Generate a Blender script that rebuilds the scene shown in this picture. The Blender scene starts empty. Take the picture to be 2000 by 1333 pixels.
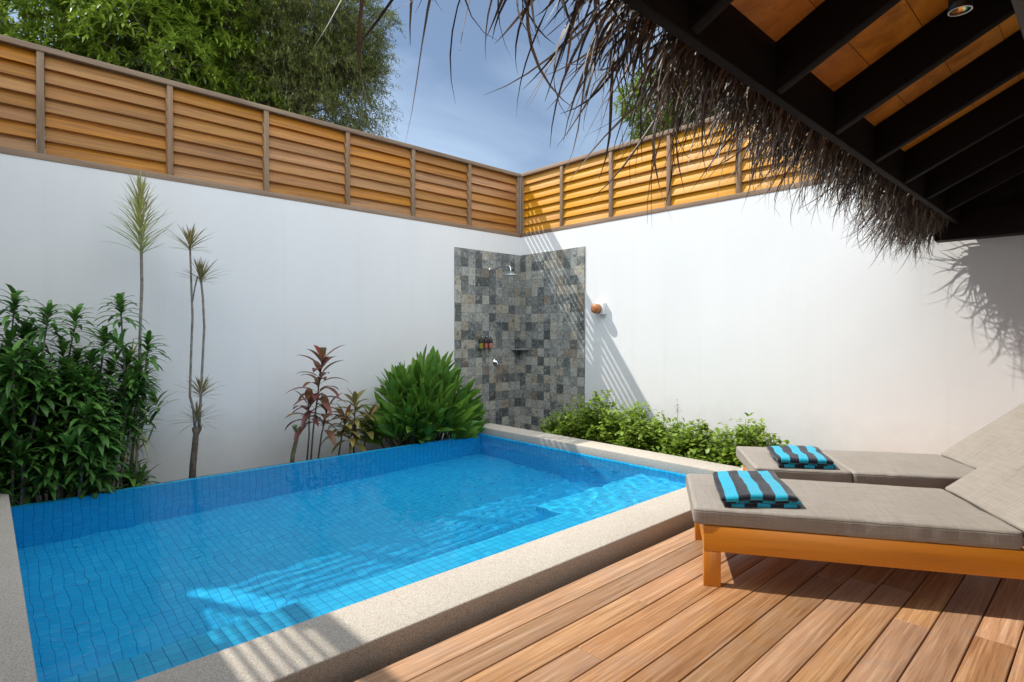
import bpy, bmesh, math, random
import numpy as np
from mathutils import Vector, Matrix, noise
R = math.radians
random.seed(7)
rng = np.random.default_rng(7)
sc = bpy.context.scene
col = sc.collection

# ------------------------------------------------------------------ camera
CAM = Vector((7.0385, -6.7598, 1.35)); F = 1105.7
YAW, PITCH = 0.8201, 0.0124
cd = bpy.data.cameras.new('camera'); cam = bpy.data.objects.new('camera', cd); col.objects.link(cam)
cam.location = CAM
cam.rotation_euler = (R(90) - PITCH, -0.00075, YAW)
cd.sensor_width = 36.0; cd.lens = 36.0 * F / 2000.0
cd.clip_start = 0.05; cd.clip_end = 2000
sc.camera = cam
# ------------------------------------------------------------------ light
SUN = Vector((1.0, 0.64, -1.45)).normalized()
ELEV = math.asin(-SUN.z)
AZ = math.atan2(-SUN.x, -SUN.y)
w = bpy.data.worlds.new('World'); sc.world = w; w.use_nodes = True
nt = w.node_tree; nt.nodes.clear()
N = nt.nodes.new; L = nt.links.new
wo = N('ShaderNodeOutputWorld'); bg = N('ShaderNodeBackground'); sky = N('ShaderNodeTexSky')
sky.sky_type = 'NISHITA'; sky.sun_disc = False
sky.sun_elevation = ELEV; sky.sun_rotation = AZ
sky.air_density = 1.0; sky.dust_density = 0.3; sky.ozone_density = 2.0
tc = N('ShaderNodeTexCoord'); mp = N('ShaderNodeMapping'); mp.inputs['Scale'].default_value = (1.0, 1.6, 4.2)
mp.inputs['Rotation'].default_value = (0.25, 0.1, 0.5)
n1 = N('ShaderNodeTexNoise'); n1.inputs['Scale'].default_value = 1.3; n1.inputs['Detail'].default_value = 7
n1.inputs['Roughness'].default_value = 0.5; n1.inputs['Distortion'].default_value = 0.5
cr = N('ShaderNodeValToRGB'); cr.color_ramp.elements[0].position = 0.42; cr.color_ramp.elements[1].position = 0.72
cr.color_ramp.elements[0].color = (0.14, 0.14, 0.14, 1); cr.color_ramp.elements[1].color = (0.9, 0.9, 0.9, 1)
mx = N('ShaderNodeMix'); mx.data_type = 'RGBA'; mx.inputs[7].default_value = (6.2, 7.9, 10.2, 1)
L(tc.outputs['Generated'], mp.inputs[0]); L(mp.outputs[0], n1.inputs['Vector']); L(n1.outputs[0], cr.inputs[0])
L(cr.outputs[0], mx.inputs[0]); L(sky.outputs[0], mx.inputs[6])
# bright cloud bank added out of view, opposite the sun, to fill the shade
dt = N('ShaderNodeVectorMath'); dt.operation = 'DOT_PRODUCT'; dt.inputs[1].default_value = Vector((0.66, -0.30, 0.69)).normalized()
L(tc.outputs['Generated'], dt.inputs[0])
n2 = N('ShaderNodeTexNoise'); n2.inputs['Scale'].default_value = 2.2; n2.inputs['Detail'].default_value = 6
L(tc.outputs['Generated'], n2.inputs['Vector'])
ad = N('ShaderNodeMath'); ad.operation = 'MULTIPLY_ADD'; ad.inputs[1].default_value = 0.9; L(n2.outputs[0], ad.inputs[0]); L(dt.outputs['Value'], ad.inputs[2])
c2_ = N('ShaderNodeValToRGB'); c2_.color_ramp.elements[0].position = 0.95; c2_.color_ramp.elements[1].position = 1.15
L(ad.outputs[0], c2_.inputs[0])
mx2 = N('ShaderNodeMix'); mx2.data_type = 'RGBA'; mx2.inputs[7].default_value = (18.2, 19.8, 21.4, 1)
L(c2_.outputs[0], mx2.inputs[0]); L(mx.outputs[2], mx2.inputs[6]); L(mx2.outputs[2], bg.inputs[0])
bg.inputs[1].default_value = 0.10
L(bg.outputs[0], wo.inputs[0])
sd = bpy.data.lights.new('sun', 'SUN'); sd.energy = 4.7; sd.angle = R(0.53); sd.color = (1.0, 0.95, 0.87)
sun = bpy.data.objects.new('sun', sd); col.objects.link(sun)
sun.rotation_euler = SUN.to_track_quat('-Z', 'Y').to_euler(); sun.location = (0, 0, 20)
sd.cycles.is_caustics_light = True
sc.view_settings.view_transform = 'Standard'; sc.view_settings.look = 'None'
sc.view_settings.exposure = 0.13; sc.view_settings.gamma = 1.0
cy = sc.cycles
cy.use_denoising = True; cy.max_bounces = 10; cy.diffuse_bounces = 4; cy.glossy_bounces = 4
cy.transmission_bounces = 6; cy.transparent_max_bounces = 12
cy.sample_clamp_indirect = 6.0; cy.caustics_refractive = True; cy.caustics_reflective = False
cy.blur_glossy = 0.3

# ------------------------------------------------------------------ helpers
def ray(px, py):
    cyw, syw = math.cos(YAW), math.sin(YAW)
    f = Vector((-syw, cyw, 0)); r = Vector((cyw, syw, 0)); u = Vector((0, 0, 1))
    f2 = f * math.cos(PITCH) - u * math.sin(PITCH); u2 = u * math.cos(PITCH) + f * math.sin(PITCH)
    return f2 + r * ((px - 1000) / F) - u2 * ((py - 666.5) / F)
def on(px, py, axis, v):
    d = ray(px, py); t = (v - CAM[axis]) / d[axis]
    return CAM + d * t

def tag(o, label=None, cat=None, group=None, kind=None):
    if label: o['label'] = label
    if cat: o['category'] = cat
    if group: o['group'] = group
    if kind: o['kind'] = kind
    return o
def empty(name, loc=(0, 0, 0), rz=0.0):
    o = bpy.data.objects.new(name, None); col.objects.link(o)
    o.location = loc; o.rotation_euler = (0, 0, rz); o.empty_display_size = 0.1
    return o

class MB:
    """collects polygons with uv and a per-face value, builds one mesh"""
    def __init__(s): s.v = []; s.f = []; s.uv = []; s.c = []
    def face(s, pts, uv=None, c=(0.5, 0.5, 0.5)):
        n = len(s.v); s.v.extend([tuple(p) for p in pts]); s.f.append(tuple(range(n, n + len(pts))))
        s.uv.extend(uv if uv else [(0, 0)] * len(pts))
        s.c.extend([c] * len(pts) if not isinstance(c, list) else c)
    def box(s, lo, hi, c=(0.5, 0.5, 0.5), M=None, uo=(0, 0), grain=None):
        x0, y0, z0 = lo; x1, y1, z1 = hi
        P = lambda *a: (M @ Vector(a)) if M else Vector(a)
        dx, dy, dz = x1 - x0, y1 - y0, z1 - z0
        g = grain if grain is not None else max(range(3), key=lambda i: (dx, dy, dz)[i])
        def q(pts):
            uv = []
            for p in pts:
                a = p[g]; o = [p[i] for i in range(3) if i != g]
                uv.append((a + uo[0], o[0] + o[1] + uo[1]))
            s.face([P(*p) for p in pts], uv, c)
        q([(x0,y0,z0),(x0,y1,z0),(x1,y1,z0),(x1,y0,z0)]); q([(x0,y0,z1),(x1,y0,z1),(x1,y1,z1),(x0,y1,z1)])
        q([(x0,y0,z0),(x1,y0,z0),(x1,y0,z1),(x0,y0,z1)]); q([(x1,y0,z0),(x1,y1,z0),(x1,y1,z1),(x1,y0,z1)])
        q([(x1,y1,z0),(x0,y1,z0),(x0,y1,z1),(x1,y1,z1)]); q([(x0,y1,z0),(x0,y0,z0),(x0,y0,z1),(x0,y1,z1)])
    def tube(s, pts, rad, n=8, c=(0.5, 0.5, 0.5), cap=True):
        pts = [Vector(p) for p in pts]
        if not hasattr(rad, '__len__'): rad = [rad] * len(pts)
        rings = []; prev = None
        for i, p in enumerate(pts):
            t = (pts[min(i + 1, len(pts) - 1)] - pts[max(i - 1, 0)]).normalized()
            a = prev if prev is not None else (Vector((1, 0, 0)) if abs(t.x) < 0.8 else Vector((0, 1, 0)))
            a = (a - t * a.dot(t)).normalized(); b = t.cross(a); prev = a
            rings.append([p + (a * math.cos(2 * math.pi * k / n) + b * math.sin(2 * math.pi * k / n)) * rad[i] for k in range(n)])
        base = len(s.v); ln = 0
        for i, rg in enumerate(rings):
            s.v.extend([tuple(q) for q in rg])
        for i in range(len(rings) - 1):
            l2 = ln + (pts[i + 1] - pts[i]).length
            for k in range(n):
                k2 = (k + 1) % n
                s.f.append((base + i * n + k, base + i * n + k2, base + (i + 1) * n + k2, base + (i + 1) * n + k))
                s.uv.extend([(ln, k / n), (ln, (k + 1) / n), (l2, (k + 1) / n), (l2, k / n)]); s.c.extend([c] * 4)
            ln = l2
        if cap:
            s.f.append(tuple(base + k for k in reversed(range(n)))); s.uv.extend([(0, 0)] * n); s.c.extend([c] * n)
            s.f.append(tuple(base + (len(rings) - 1) * n + k for k in range(n))); s.uv.extend([(0, 0)] * n); s.c.extend([c] * n)
    def lathe(s, prof, M=None, n=24, c=(0.5, 0.5, 0.5)):
        base = len(s.v)
        for r, z in prof:
            for k in range(n):
                p = Vector((r * math.cos(2 * math.pi * k / n), r * math.sin(2 * math.pi * k / n), z))
                s.v.append(tuple(M @ p if M else p))
        for i in range(len(prof) - 1):
            for k in range(n):
                k2 = (k + 1) % n
                s.f.append((base + i * n + k, base + i * n + k2, base + (i + 1) * n + k2, base + (i + 1) * n + k))
                s.uv.extend([(0, 0)] * 4); s.c.extend([c] * 4)
    def leaf(s, base, d, length, width, droop=0.6, segs=4, c=(0.5, 0.5, 0.5), fold=0.25, prof=None, side=None, twist=0.0):
        """a folded blade: two strips either side of a midrib, bending under gravity"""
        p = Vector(base); d = Vector(d).normalized()
        sd_ = side if side is not None else d.cross(Vector((0, 0, 1)))
        if sd_.length < 1e-3: sd_ = Vector((1, 0, 0))
        sd_.normalize()
        st = length / segs; rows = []
        for i in range(segs + 1):
            t = i / segs
            wdt = width * 0.5 * (prof(t) if prof else math.sin(math.pi * min(1, t * 0.92 + 0.08)) ** 0.7)
            nrm = sd_.cross(d).normalized()
            rows.append((p - sd_ * wdt + nrm * wdt * fold, p.copy(), p + sd_ * wdt + nrm * wdt * fold, t))
            p = p + d * st
            d = (d + Vector((0, 0, -droop / segs))).normalized()
            sd_ = (sd_ - d * sd_.dot(d)).normalized()
            if twist: sd_ = (sd_ + sd_.cross(d) * twist / segs).normalized()
        b = len(s.v)
        for a0, m0, c0, t in rows: s.v.extend([tuple(a0), tuple(m0), tuple(c0)])
        for i in range(segs):
            t0, t1 = rows[i][3], rows[i + 1][3]
            for k in (0, 1):
                s.f.append((b + 3 * i + k, b + 3 * i + k + 1, b + 3 * i + 4 + k, b + 3 * i + 3 + k))
                s.uv.extend([(t0, k * .5), (t0, k * .5 + .5), (t1, k * .5 + .5), (t1, k * .5)]); s.c.extend([c] * 4)
    def build(s, name, m, parent=None, smooth=False, bevel=0.0, merge=False):
        me = bpy.data.meshes.new(name)
        v = np.array(s.v, dtype=np.float32).reshape(-1, 3)
        lens = np.array([len(f) for f in s.f], dtype=np.int32)
        loops = np.fromiter((i for f in s.f for i in f), dtype=np.int32, count=int(lens.sum()))
        me.vertices.add(len(v)); me.vertices.foreach_set('co', v.ravel())
        me.loops.add(len(loops)); me.loops.foreach_set('vertex_index', loops)
        me.polygons.add(len(lens))
        me.polygons.foreach_set('loop_start', np.concatenate([[0], np.cumsum(lens)[:-1]]).astype(np.int32))
        me.polygons.foreach_set('loop_total', lens)
        uvl = me.uv_layers.new(name='UVMap'); uvl.data.foreach_set('uv', np.array(s.uv, dtype=np.float32).ravel())
        ca = me.color_attributes.new('var', 'FLOAT_COLOR', 'CORNER')
        cc = np.ones((len(s.c), 4), dtype=np.float32); cc[:, :3] = np.array(s.c, dtype=np.float32)
        ca.data.foreach_set('color', cc.ravel())
        me.update(calc_edges=True); me.validate()
        if smooth: me.polygons.foreach_set('use_smooth', np.ones(len(me.polygons), dtype=bool))
        me.materials.append(m)
        o = bpy.data.objects.new(name, me); col.objects.link(o)
        if parent: o.parent = parent
        if bevel:
            if merge:
                wd = o.modifiers.new('weld', 'WELD'); wd.merge_threshold = 0.0005
            bv = o.modifiers.new('bevel', 'BEVEL'); bv.width = bevel; bv.segments = 2; bv.limit_method = 'ANGLE'
        return o
def boxo(name, lo, hi, m, parent=None, bevel=0.004, M=None, c=(0.5, 0.5, 0.5), uo=(0, 0), grain=None):
    b = MB(); b.box(lo, hi, M=M, c=c, uo=uo, grain=grain); return b.build(name, m, parent, bevel=bevel, merge=True)

# ------------------------------------------------------------------ materials
class NM:
    def __init__(s, name):
        s.m = bpy.data.materials.new(name); s.m.use_nodes = True; s.t = s.m.node_tree
        s.b = s.t.nodes['Principled BSDF']; s.out = s.t.nodes['Material Output']
    def n(s, typ, **kw):
        x = s.t.nodes.new('ShaderNode' + typ)
        for k, v in kw.items(): setattr(x, k, v)
        return x
    def l(s, a, b): s.t.links.new(a, b)
    def val(s, sock, v):
        if hasattr(v, 'is_linked') or hasattr(v, 'links'): s.l(v, sock)
        else: sock.default_value = v
    def math(s, op, a, b=0.0, clamp=False):
        x = s.n('Math', operation=op, use_clamp=clamp); s.val(x.inputs[0], a); s.val(x.inputs[1], b); return x.outputs[0]
    def noise(s, vec, scale, detail=3, rough=0.5, dist=0.0, out=0):
        x = s.n('TexNoise'); x.inputs['Scale'].default_value = scale; x.inputs['Detail'].default_value = detail
        x.inputs['Roughness'].default_value = rough; x.inputs['Distortion'].default_value = dist
        if vec is not None: s.l(vec, x.inputs['Vector'])
        return x.outputs[out]
    def map(s, vec, scale=(1, 1, 1), rot=(0, 0, 0), loc=(0, 0, 0)):
        x = s.n('Mapping'); x.inputs['Scale'].default_value = scale; x.inputs['Rotation'].default_value = rot
        x.inputs['Location'].default_value = loc; s.l(vec, x.inputs[0]); return x.outputs[0]
    def ramp(s, fac, stops, interp='LINEAR'):
        x = s.n('ValToRGB'); r = x.color_ramp; r.interpolation = interp
        while len(r.elements) < len(stops): r.elements.new(0.5)
        for e, (p, c) in zip(r.elements, stops):
            e.position = p; e.color = (c[0], c[1], c[2], 1) if hasattr(c, '__len__') else (c, c, c, 1)
        s.l(fac, x.inputs[0]); return x.outputs[0]
    def mix(s, fac, a, b, mode='MIX'):
        x = s.n('Mix', data_type='RGBA', blend_type=mode); x.clamp_factor = True
        s.val(x.inputs[0], fac)
        for i, v in ((6, a), (7, b)):
            if hasattr(v, 'links'): s.l(v, x.inputs[i])
            else: x.inputs[i].default_value = (*v, 1)
        return x.outputs[2]
    def bump(s, h, strength=0.3, dist=0.01, normal=None):
        x = s.n('Bump'); x.inputs['Strength'].default_value = strength; x.inputs['Distance'].default_value = dist
        s.l(h, x.inputs['Height'])
        if normal is not None: s.l(normal, x.inputs['Normal'])
        return x.outputs[0]
    def uv(s): return s.n('UVMap').outputs[0]
    def obj(s): return s.n('TexCoord').outputs['Object']
    def pos(s): return s.n('NewGeometry').outputs['Position']
    def var(s):
        a = s.n('Attribute'); a.attribute_name = 'var'
        x = s.n('SeparateColor'); s.l(a.outputs['Color'], x.inputs[0]); return x.outputs
    def set(s, color=None, rough=None, normal=None, **kw):
        for k, v in (('Base Color', color), ('Roughness', rough)):
            if v is None: continue
            if hasattr(v, 'links'): s.l(v, s.b.inputs[k])
            elif hasattr(v, '__len__'): s.b.inputs[k].default_value = (*v, 1)
            else: s.b.inputs[k].default_value = v
        if normal is not None: s.l(normal, s.b.inputs['Normal'])
        for k, v in kw.items(): s.b.inputs[k.replace('_', ' ')].default_value = v
        return s.m

def m_plaster(name, dirt=0.35):
    k = NM(name); p = k.pos()
    a = k.noise(k.map(p, (1, 1, 0.28)), 1.1, 6, 0.6); b = k.noise(p, 7, 4, 0.6)
    streak = k.noise(k.map(p, (5, 5, 0.22)), 1.6, 4, 0.6)
    c = k.mix(k.ramp(a, [(0.4, 0.0), (0.75, dirt)]), (0.80, 0.80, 0.79), (0.70, 0.705, 0.70))
    c = k.mix(k.ramp(streak, [(0.55, 0.0), (0.78, dirt * 0.6)]), c, (0.66, 0.66, 0.63))
    c = k.mix(k.ramp(b, [(0.35, 0.0), (0.8, 0.12)]), c, (0.72, 0.72, 0.7))
    z = k.n('SeparateXYZ'); k.l(p, z.inputs[0])
    base = k.ramp(k.math('ADD', z.outputs[2], k.math('MULTIPLY', k.noise(p, 2.6, 5, 0.7), 0.9)), [(0.25, 0.45), (0.95, 0.0)])
    c = k.mix(base, c, (0.47, 0.46, 0.42))
    h = k.math('ADD', k.noise(p, 28, 4, 0.6), k.math('MULTIPLY', k.noise(p, 2.2, 3), 1.5))
    return k.set(c, 0.85, k.bump(h, 0.07, 0.010), Specular_IOR_Level=0.25)
def m_wood(name, cols, scale=(1.2, 22), rough=0.5, var=0.5, hue=0.006, sat=0.12, coat=0.0, grainbump=0.15, blotch=None, knots=False):
    k = NM(name); u = k.uv(); v = k.var()
    cb = k.n('CombineXYZ'); sp = k.n('SeparateXYZ'); k.l(u, sp.inputs[0])
    k.l(k.math('ADD', k.math('MULTIPLY', sp.outputs[0], scale[0]), k.math('MULTIPLY', v[0], 37.0)), cb.inputs[0])
    k.l(k.math('ADD', k.math('MULTIPLY', sp.outputs[1], scale[1]), k.math('MULTIPLY', v[1], 91.0)), cb.inputs[1])
    k.l(k.math('MULTIPLY', v[0], 13.0), cb.inputs[2])
    g = k.noise(cb.outputs[0], 1.0, 6, 0.62, 0.6)
    fine = k.noise(k.map(cb.outputs[0], (1.5, 9, 1)), 1.2, 4, 0.7)
    wv = k.noise(k.map(cb.outputs[0], (0.5, 0.35, 1)), 1.0, 3, 0.5, 1.2)
    gg = k.math('ADD', k.math('MULTIPLY', g, 0.55), k.math('ADD', k.math('MULTIPLY', fine, 0.2), k.math('MULTIPLY', wv, 0.25)))
    c = k.ramp(gg, [(0.30, cols[0]), (0.5, cols[1]), (0.68, cols[2])])
    hs = k.n('HueSaturation'); k.l(c, hs.inputs['Color'])
    k.l(k.math('ADD', 1.0 - var * 0.5, k.math('MULTIPLY', v[0], var)), hs.inputs['Value'])
    k.l(k.math('ADD', 0.5 - hue, k.math('MULTIPLY', v[1], hue * 2)), hs.inputs['Hue'])
    k.l(k.math('ADD', 1 - sat, k.math('MULTIPLY', v[2], sat * 2)), hs.inputs['Saturation'])
    c = hs.outputs[0]
    if blotch:
        b = k.noise(k.map(k.pos(), (1, 1, 1)), 4.0, 5, 0.65, 0.8)
        c = k.mix(k.ramp(b, [(0.48, 0.0), (0.72, blotch[1])]), c, blotch[0])
    rr = k.math('ADD', rough - 0.08, k.math('MULTIPLY', g, 0.18))
    return k.set(c, rr, k.bump(k.math('ADD', g, fine), grainbump, 0.004), Coat_Weight=coat, Coat_Roughness=0.25)
def m_pooltile():
    k = NM('blue_mosaic_tile'); S = 1 / 0.0617
    u = k.uv(); mp = k.map(u, (S, S, S))
    wob = k.n('TexNoise'); wob.inputs['Scale'].default_value = 0.7; k.l(mp, wob.inputs['Vector'])
    fl = k.n('VectorMath', operation='FLOOR'); k.l(mp, fl.inputs[0])
    fr = k.n('VectorMath', operation='FRACTION'); k.l(mp, fr.inputs[0])
    sp = k.n('SeparateXYZ'); k.l(fr.outputs[0], sp.inputs[0])
    def edge(x):
        d = k.math('MINIMUM', x, k.math('SUBTRACT', 1.0, x)); return d
    d = k.math('MINIMUM', edge(sp.outputs[0]), edge(sp.outputs[1]))
    grout = k.ramp(d, [(0.022, 1.0), (0.045, 0.0)])
    wn = k.n('TexWhiteNoise', noise_dimensions='2D'); k.l(fl.outputs[0], wn.inputs['Vector'])
    c = k.ramp(wn.outputs[0], [(0.0, (0.008, 0.49, 0.85)), (0.35, (0.010, 0.53, 0.89)), (0.75, (0.012, 0.57, 0.92)), (1.0, (0.03, 0.60, 0.93))])
    cl = k.noise(k.pos(), 60, 3, 0.6); c = k.mix(k.math('MULTIPLY', cl, 0.25), c, (0.18, 0.55, 0.8))
    c = k.mix(k.math('MULTIPLY', grout, 0.62), c, (0.006, 0.13, 0.40))
    return k.set(c, 0.18, k.bump(k.ramp(d, [(0.0, 0.0), (0.07, 1.0)]), 0.5, 0.003), Specular_IOR_Level=0.5)
def m_slate():
    k = NM('slate_wall_tile'); S = 1 / 0.1438
    u = k.uv(); mp = k.map(u, (S, S, S))
    fl = k.n('VectorMath', operation='FLOOR'); k.l(mp, fl.inputs[0])
    fr = k.n('VectorMath', operation='FRACTION'); k.l(mp, fr.inputs[0])
    sp = k.n('SeparateXYZ'); k.l(fr.outputs[0], sp.inputs[0])
    e = lambda x: k.math('MINIMUM', x, k.math('SUBTRACT', 1.0, x))
    d = k.math('MINIMUM', e(sp.outputs[0]), e(sp.outputs[1]))
    wn = k.n('TexWhiteNoise', noise_dimensions='2D'); k.l(fl.outputs[0], wn.inputs['Vector'])
    wc = k.n('SeparateColor'); k.l(wn.outputs[1], wc.inputs[0])
    c = k.ramp(wn.outputs[0], [(0.0, (0.06, 0.068, 0.068)), (0.14, (0.13, 0.145, 0.14)), (0.32, (0.24, 0.25, 0.235)),
                               (0.6, (0.34, 0.345, 0.31)), (0.8, (0.42, 0.41, 0.355)), (0.93, (0.36, 0.31, 0.23)), (1.0, (0.16, 0.13, 0.105))])
    off = k.n('VectorMath', operation='MULTIPLY_ADD'); k.l(wn.outputs[1], off.inputs[0]); off.inputs[1].default_value = (9, 9, 9); k.l(u, off.inputs[2])
    vein = k.noise(off.outputs[0], 11, 7, 0.68, 1.6)
    c = k.mix(k.ramp(vein, [(0.36, 0.75), (0.48, 0.0)]), c, (0.05, 0.055, 0.06))
    c = k.mix(k.ramp(vein, [(0.53, 0.0), (0.66, 0.7)]), c, (0.52, 0.51, 0.46))
    rust = k.noise(off.outputs[0], 5, 4, 0.6, 0.8)
    c = k.mix(k.ramp(rust, [(0.60, 0.0), (0.72, 0.4)]), c, (0.26, 0.17, 0.08))
    j = k.ramp(d, [(0.008, 1.0), (0.02, 0.0)])
    c = k.mix(k.math('MULTIPLY', j, 0.7), c, (0.06, 0.06, 0.058))
    h = k.math('ADD', k.math('MULTIPLY', vein, 0.8), k.math('ADD', k.ramp(d, [(0.0, 0.0), (0.03, 1.0)]), k.math('MULTIPLY', wc.outputs[1], 1.2)))
    return k.set(c, 0.55, k.bump(h, 0.5, 0.006), Specular_IOR_Level=0.5)
def m_pebble():
    k = NM('washed_pebble_render'); p = k.pos()
    v = k.n('TexVoronoi'); v.inputs['Scale'].default_value = 300; k.l(p, v.inputs['Vector'])
    s3 = k.n('SeparateColor'); k.l(v.outputs['Color'], s3.inputs[0])
    c = k.ramp(s3.outputs[0], [(0.0, (0.28, 0.23, 0.18)), (0.25, (0.44, 0.385, 0.315)), (0.75, (0.52, 0.465, 0.395)), (1.0, (0.62, 0.575, 0.51))])
    b = k.noise(p, 1.8, 6, 0.65)
    c = k.mix(k.ramp(b, [(0.4, 0.0), (0.75, 0.3)]), c, (0.36, 0.315, 0.26))
    c = k.mix(k.ramp(k.noise(p, 5, 5, 0.7, 0.5), [(0.6, 0.0), (0.75, 0.35)]), c, (0.62, 0.60, 0.56))
    return k.set(c, 0.8, k.bump(v.outputs['Distance'], 0.35, 0.003), Specular_IOR_Level=0.3)
def m_fabric(name, c0, c1, sc_=260, rough=0.9, slub=True):
    k = NM(name); u = k.obj()
    wx = k.n('TexWave', wave_type='BANDS', bands_direction='X'); wx.inputs['Scale'].default_value = sc_ * .5; wx.inputs['Distortion'].default_value = 1.5; k.l(u, wx.inputs['Vector'])
    wy = k.n('TexWave', wave_type='BANDS', bands_direction='Y'); wy.inputs['Scale'].default_value = sc_ * .5; wy.inputs['Distortion'].default_value = 1.5; k.l(u, wy.inputs['Vector'])
    n1 = k.noise(k.map(u, (6, 150, 150)), 1.0, 3, 0.6); n2 = k.noise(k.map(u, (150, 6, 6)), 1.0, 3, 0.6)
    n = k.math('MULTIPLY', k.math('ADD', n1, n2), 0.5)
    c = k.mix(k.ramp(n, [(0.38, 0.0), (0.62, 1.0)]), c0, c1)
    c = k.mix(k.ramp(k.noise(u, 2.5, 4), [(0.4, 0.0), (0.8, 0.25)]), c, tuple(x * 0.8 for x in c0))
    wr = k.noise(k.map(u, (2.0, 5.5, 3)), 1.6, 4, 0.5, 0.6)
    h = k.math('ADD', k.math('MULTIPLY', n, 0.12), wr)
    zz = k.n('SeparateXYZ'); k.l(u, zz.inputs[0])
    sm = k.ramp(k.math('ABSOLUTE', k.math('SUBTRACT', k.math('ADD', zz.outputs[2], k.math('MULTIPLY', wr, 0.006)), 0.079)), [(0.0, 1.0), (0.0022, 0.0)])
    c = k.mix(k.math('MULTIPLY', sm, 0.6), c, tuple(x * 0.45 for x in c0))
    h = k.math('SUBTRACT', h, k.math('MULTIPLY', sm, 0.25))
    return k.set(c, rough, k.bump(h, 0.6, 0.022), Specular_IOR_Level=0.15)
def m_leaf(name, stops, rough=0.42, trans=0.35, tip=None, rib=None):
    k = NM(name); v = k.var(); u = k.uv(); sp = k.n('SeparateXYZ'); k.l(u, sp.inputs[0])
    c = k.ramp(v[0], stops)
    nz = k.noise(k.pos(), 14, 2); c = k.mix(k.math('MULTIPLY', nz, 0.35), c, tuple(x * 0.6 for x in stops[0][1]))
    if rib:
        e = k.math('ABSOLUTE', k.math('SUBTRACT', sp.outputs[1], 0.5))
        c = k.mix(k.ramp(e, [(0.3, 0.0), (0.5, rib[1])]), c, rib[0])
    if tip: c = k.mix(k.math('MULTIPLY', k.ramp(sp.outputs[0], [(0.7, 0.0), (1.0, 1.0)]), k.math('MULTIPLY', v[1], tip[1])), c, tip[0])
    k.set(c, rough, Specular_IOR_Level=0.45)
    tr = k.n('BsdfTranslucent'); k.l(k.mix(0.5, c, (0.35, 0.5, 0.05), 'MULTIPLY') if False else c, tr.inputs[0])
    ms = k.n('MixShader'); ms.inputs[0].default_value = trans
    k.l(k.b.outputs[0], ms.inputs[1]); k.l(tr.outputs[0], ms.inputs[2]); k.l(ms.outputs[0], k.out.inputs[0])
    return k.m
def m_bark(name, a, b, s=14):
    k = NM(name); p = k.pos(); n = k.noise(k.map(p, (1, 1, 0.6)), s, 5, 0.65)
    ringn = k.noise(k.map(p, (3, 3, 60)), 1.0, 2)
    nn = k.math('ADD', k.math('MULTIPLY', n, 0.7), k.math('MULTIPLY', ringn, 0.3))
    return k.set(k.ramp(nn, [(0.35, a), (0.65, b)]), 0.85, k.bump(nn, 0.5, 0.01))
def m_plain(name, c, rough=0.5, metal=0.0, **kw):
    k = NM(name); n = k.noise(k.obj(), 18, 3)
    return k.set(k.mix(k.math('MULTIPLY', n, 0.25), c, tuple(x * 0.75 for x in c)), rough, Metallic=metal, **kw)
def m_water():
    k = NM('pool_water'); k.t.nodes.remove(k.b)
    g = k.n('BsdfRefraction'); g.inputs['IOR'].default_value = 1.333; g.inputs['Roughness'].default_value = 0.0
    g.inputs['Color'].default_value = (0.88, 0.98, 1.0, 1)
    r = k.n('BsdfGlossy'); r.inputs['Roughness'].default_value = 0.02
    fz = k.n('Fresnel'); fz.inputs['IOR'].default_value = 1.333
    ms = k.n('MixShader'); k.l(k.math('MULTIPLY', fz.outputs[0], 0.32), ms.inputs[0])
    k.l(g.outputs[0], ms.inputs[1]); k.l(r.outputs[0], ms.inputs[2]); k.l(ms.outputs[0], k.out.inputs[0])
    return k.m

PLASTER = m_plaster('white_plaster')
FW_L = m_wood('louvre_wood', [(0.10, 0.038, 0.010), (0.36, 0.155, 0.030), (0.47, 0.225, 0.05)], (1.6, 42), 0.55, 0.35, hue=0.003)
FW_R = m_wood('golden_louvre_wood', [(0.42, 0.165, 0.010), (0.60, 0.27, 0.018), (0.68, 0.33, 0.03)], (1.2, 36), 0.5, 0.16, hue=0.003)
def dull(m):
    m.node_tree.nodes['Principled BSDF'].inputs['Specular IOR Level'].default_value = 0.1; return m
FRAMEW = m_wood('weathered_frame_wood', [(0.13, 0.075, 0.04), (0.24, 0.15, 0.085), (0.33, 0.22, 0.13)], (1.5, 14), 0.7, 0.2)
DECKW = m_wood('deck_wood', [(0.14, 0.058, 0.024), (0.39, 0.208, 0.098), (0.58, 0.383, 0.235)], (2.4, 95), 0.5, 0.42, hue=0.004, sat=0.1, grainbump=0.25, blotch=((0.30, 0.22, 0.17), 0.35))
BEDW = m_wood('varnished_wood', [(0.46, 0.15, 0.010), (0.66, 0.235, 0.014), (0.74, 0.29, 0.025)], (0.8, 10), 0.4, 0.15, coat=0.4, grainbump=0.05)
DARKW = m_wood('dark_stained_wood', [(0.004, 0.003, 0.0025), (0.008, 0.006, 0.005), (0.014, 0.010, 0.009)], (1, 12), 0.7, 0.2)
DARKW.node_tree.nodes['Principled BSDF'].inputs['Specular IOR Level'].default_value = 0.12
PLYW = m_wood('ceiling_plywood', [(0.58, 0.20, 0.03), (0.78, 0.34, 0.065), (0.85, 0.43, 0.11)], (3.5, 3.2), 0.55, 0.18, hue=0.003, sat=0.05, grainbump=0.04, blotch=((0.30, 0.10, 0.015), 0.85))
TILE = m_pooltile(); SLATE = m_slate(); PEB = m_pebble()
CUSH = m_fabric('taupe_canvas', (0.275, 0.243, 0.208), (0.35, 0.316, 0.276))
WATER = m_water()
CHROME = m_plain('chrome', (0.75, 0.76, 0.78), 0.12, 1.0)
STEEL = m_plain('brushed_steel', (0.5, 0.5, 0.5), 0.35, 1.0)

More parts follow.
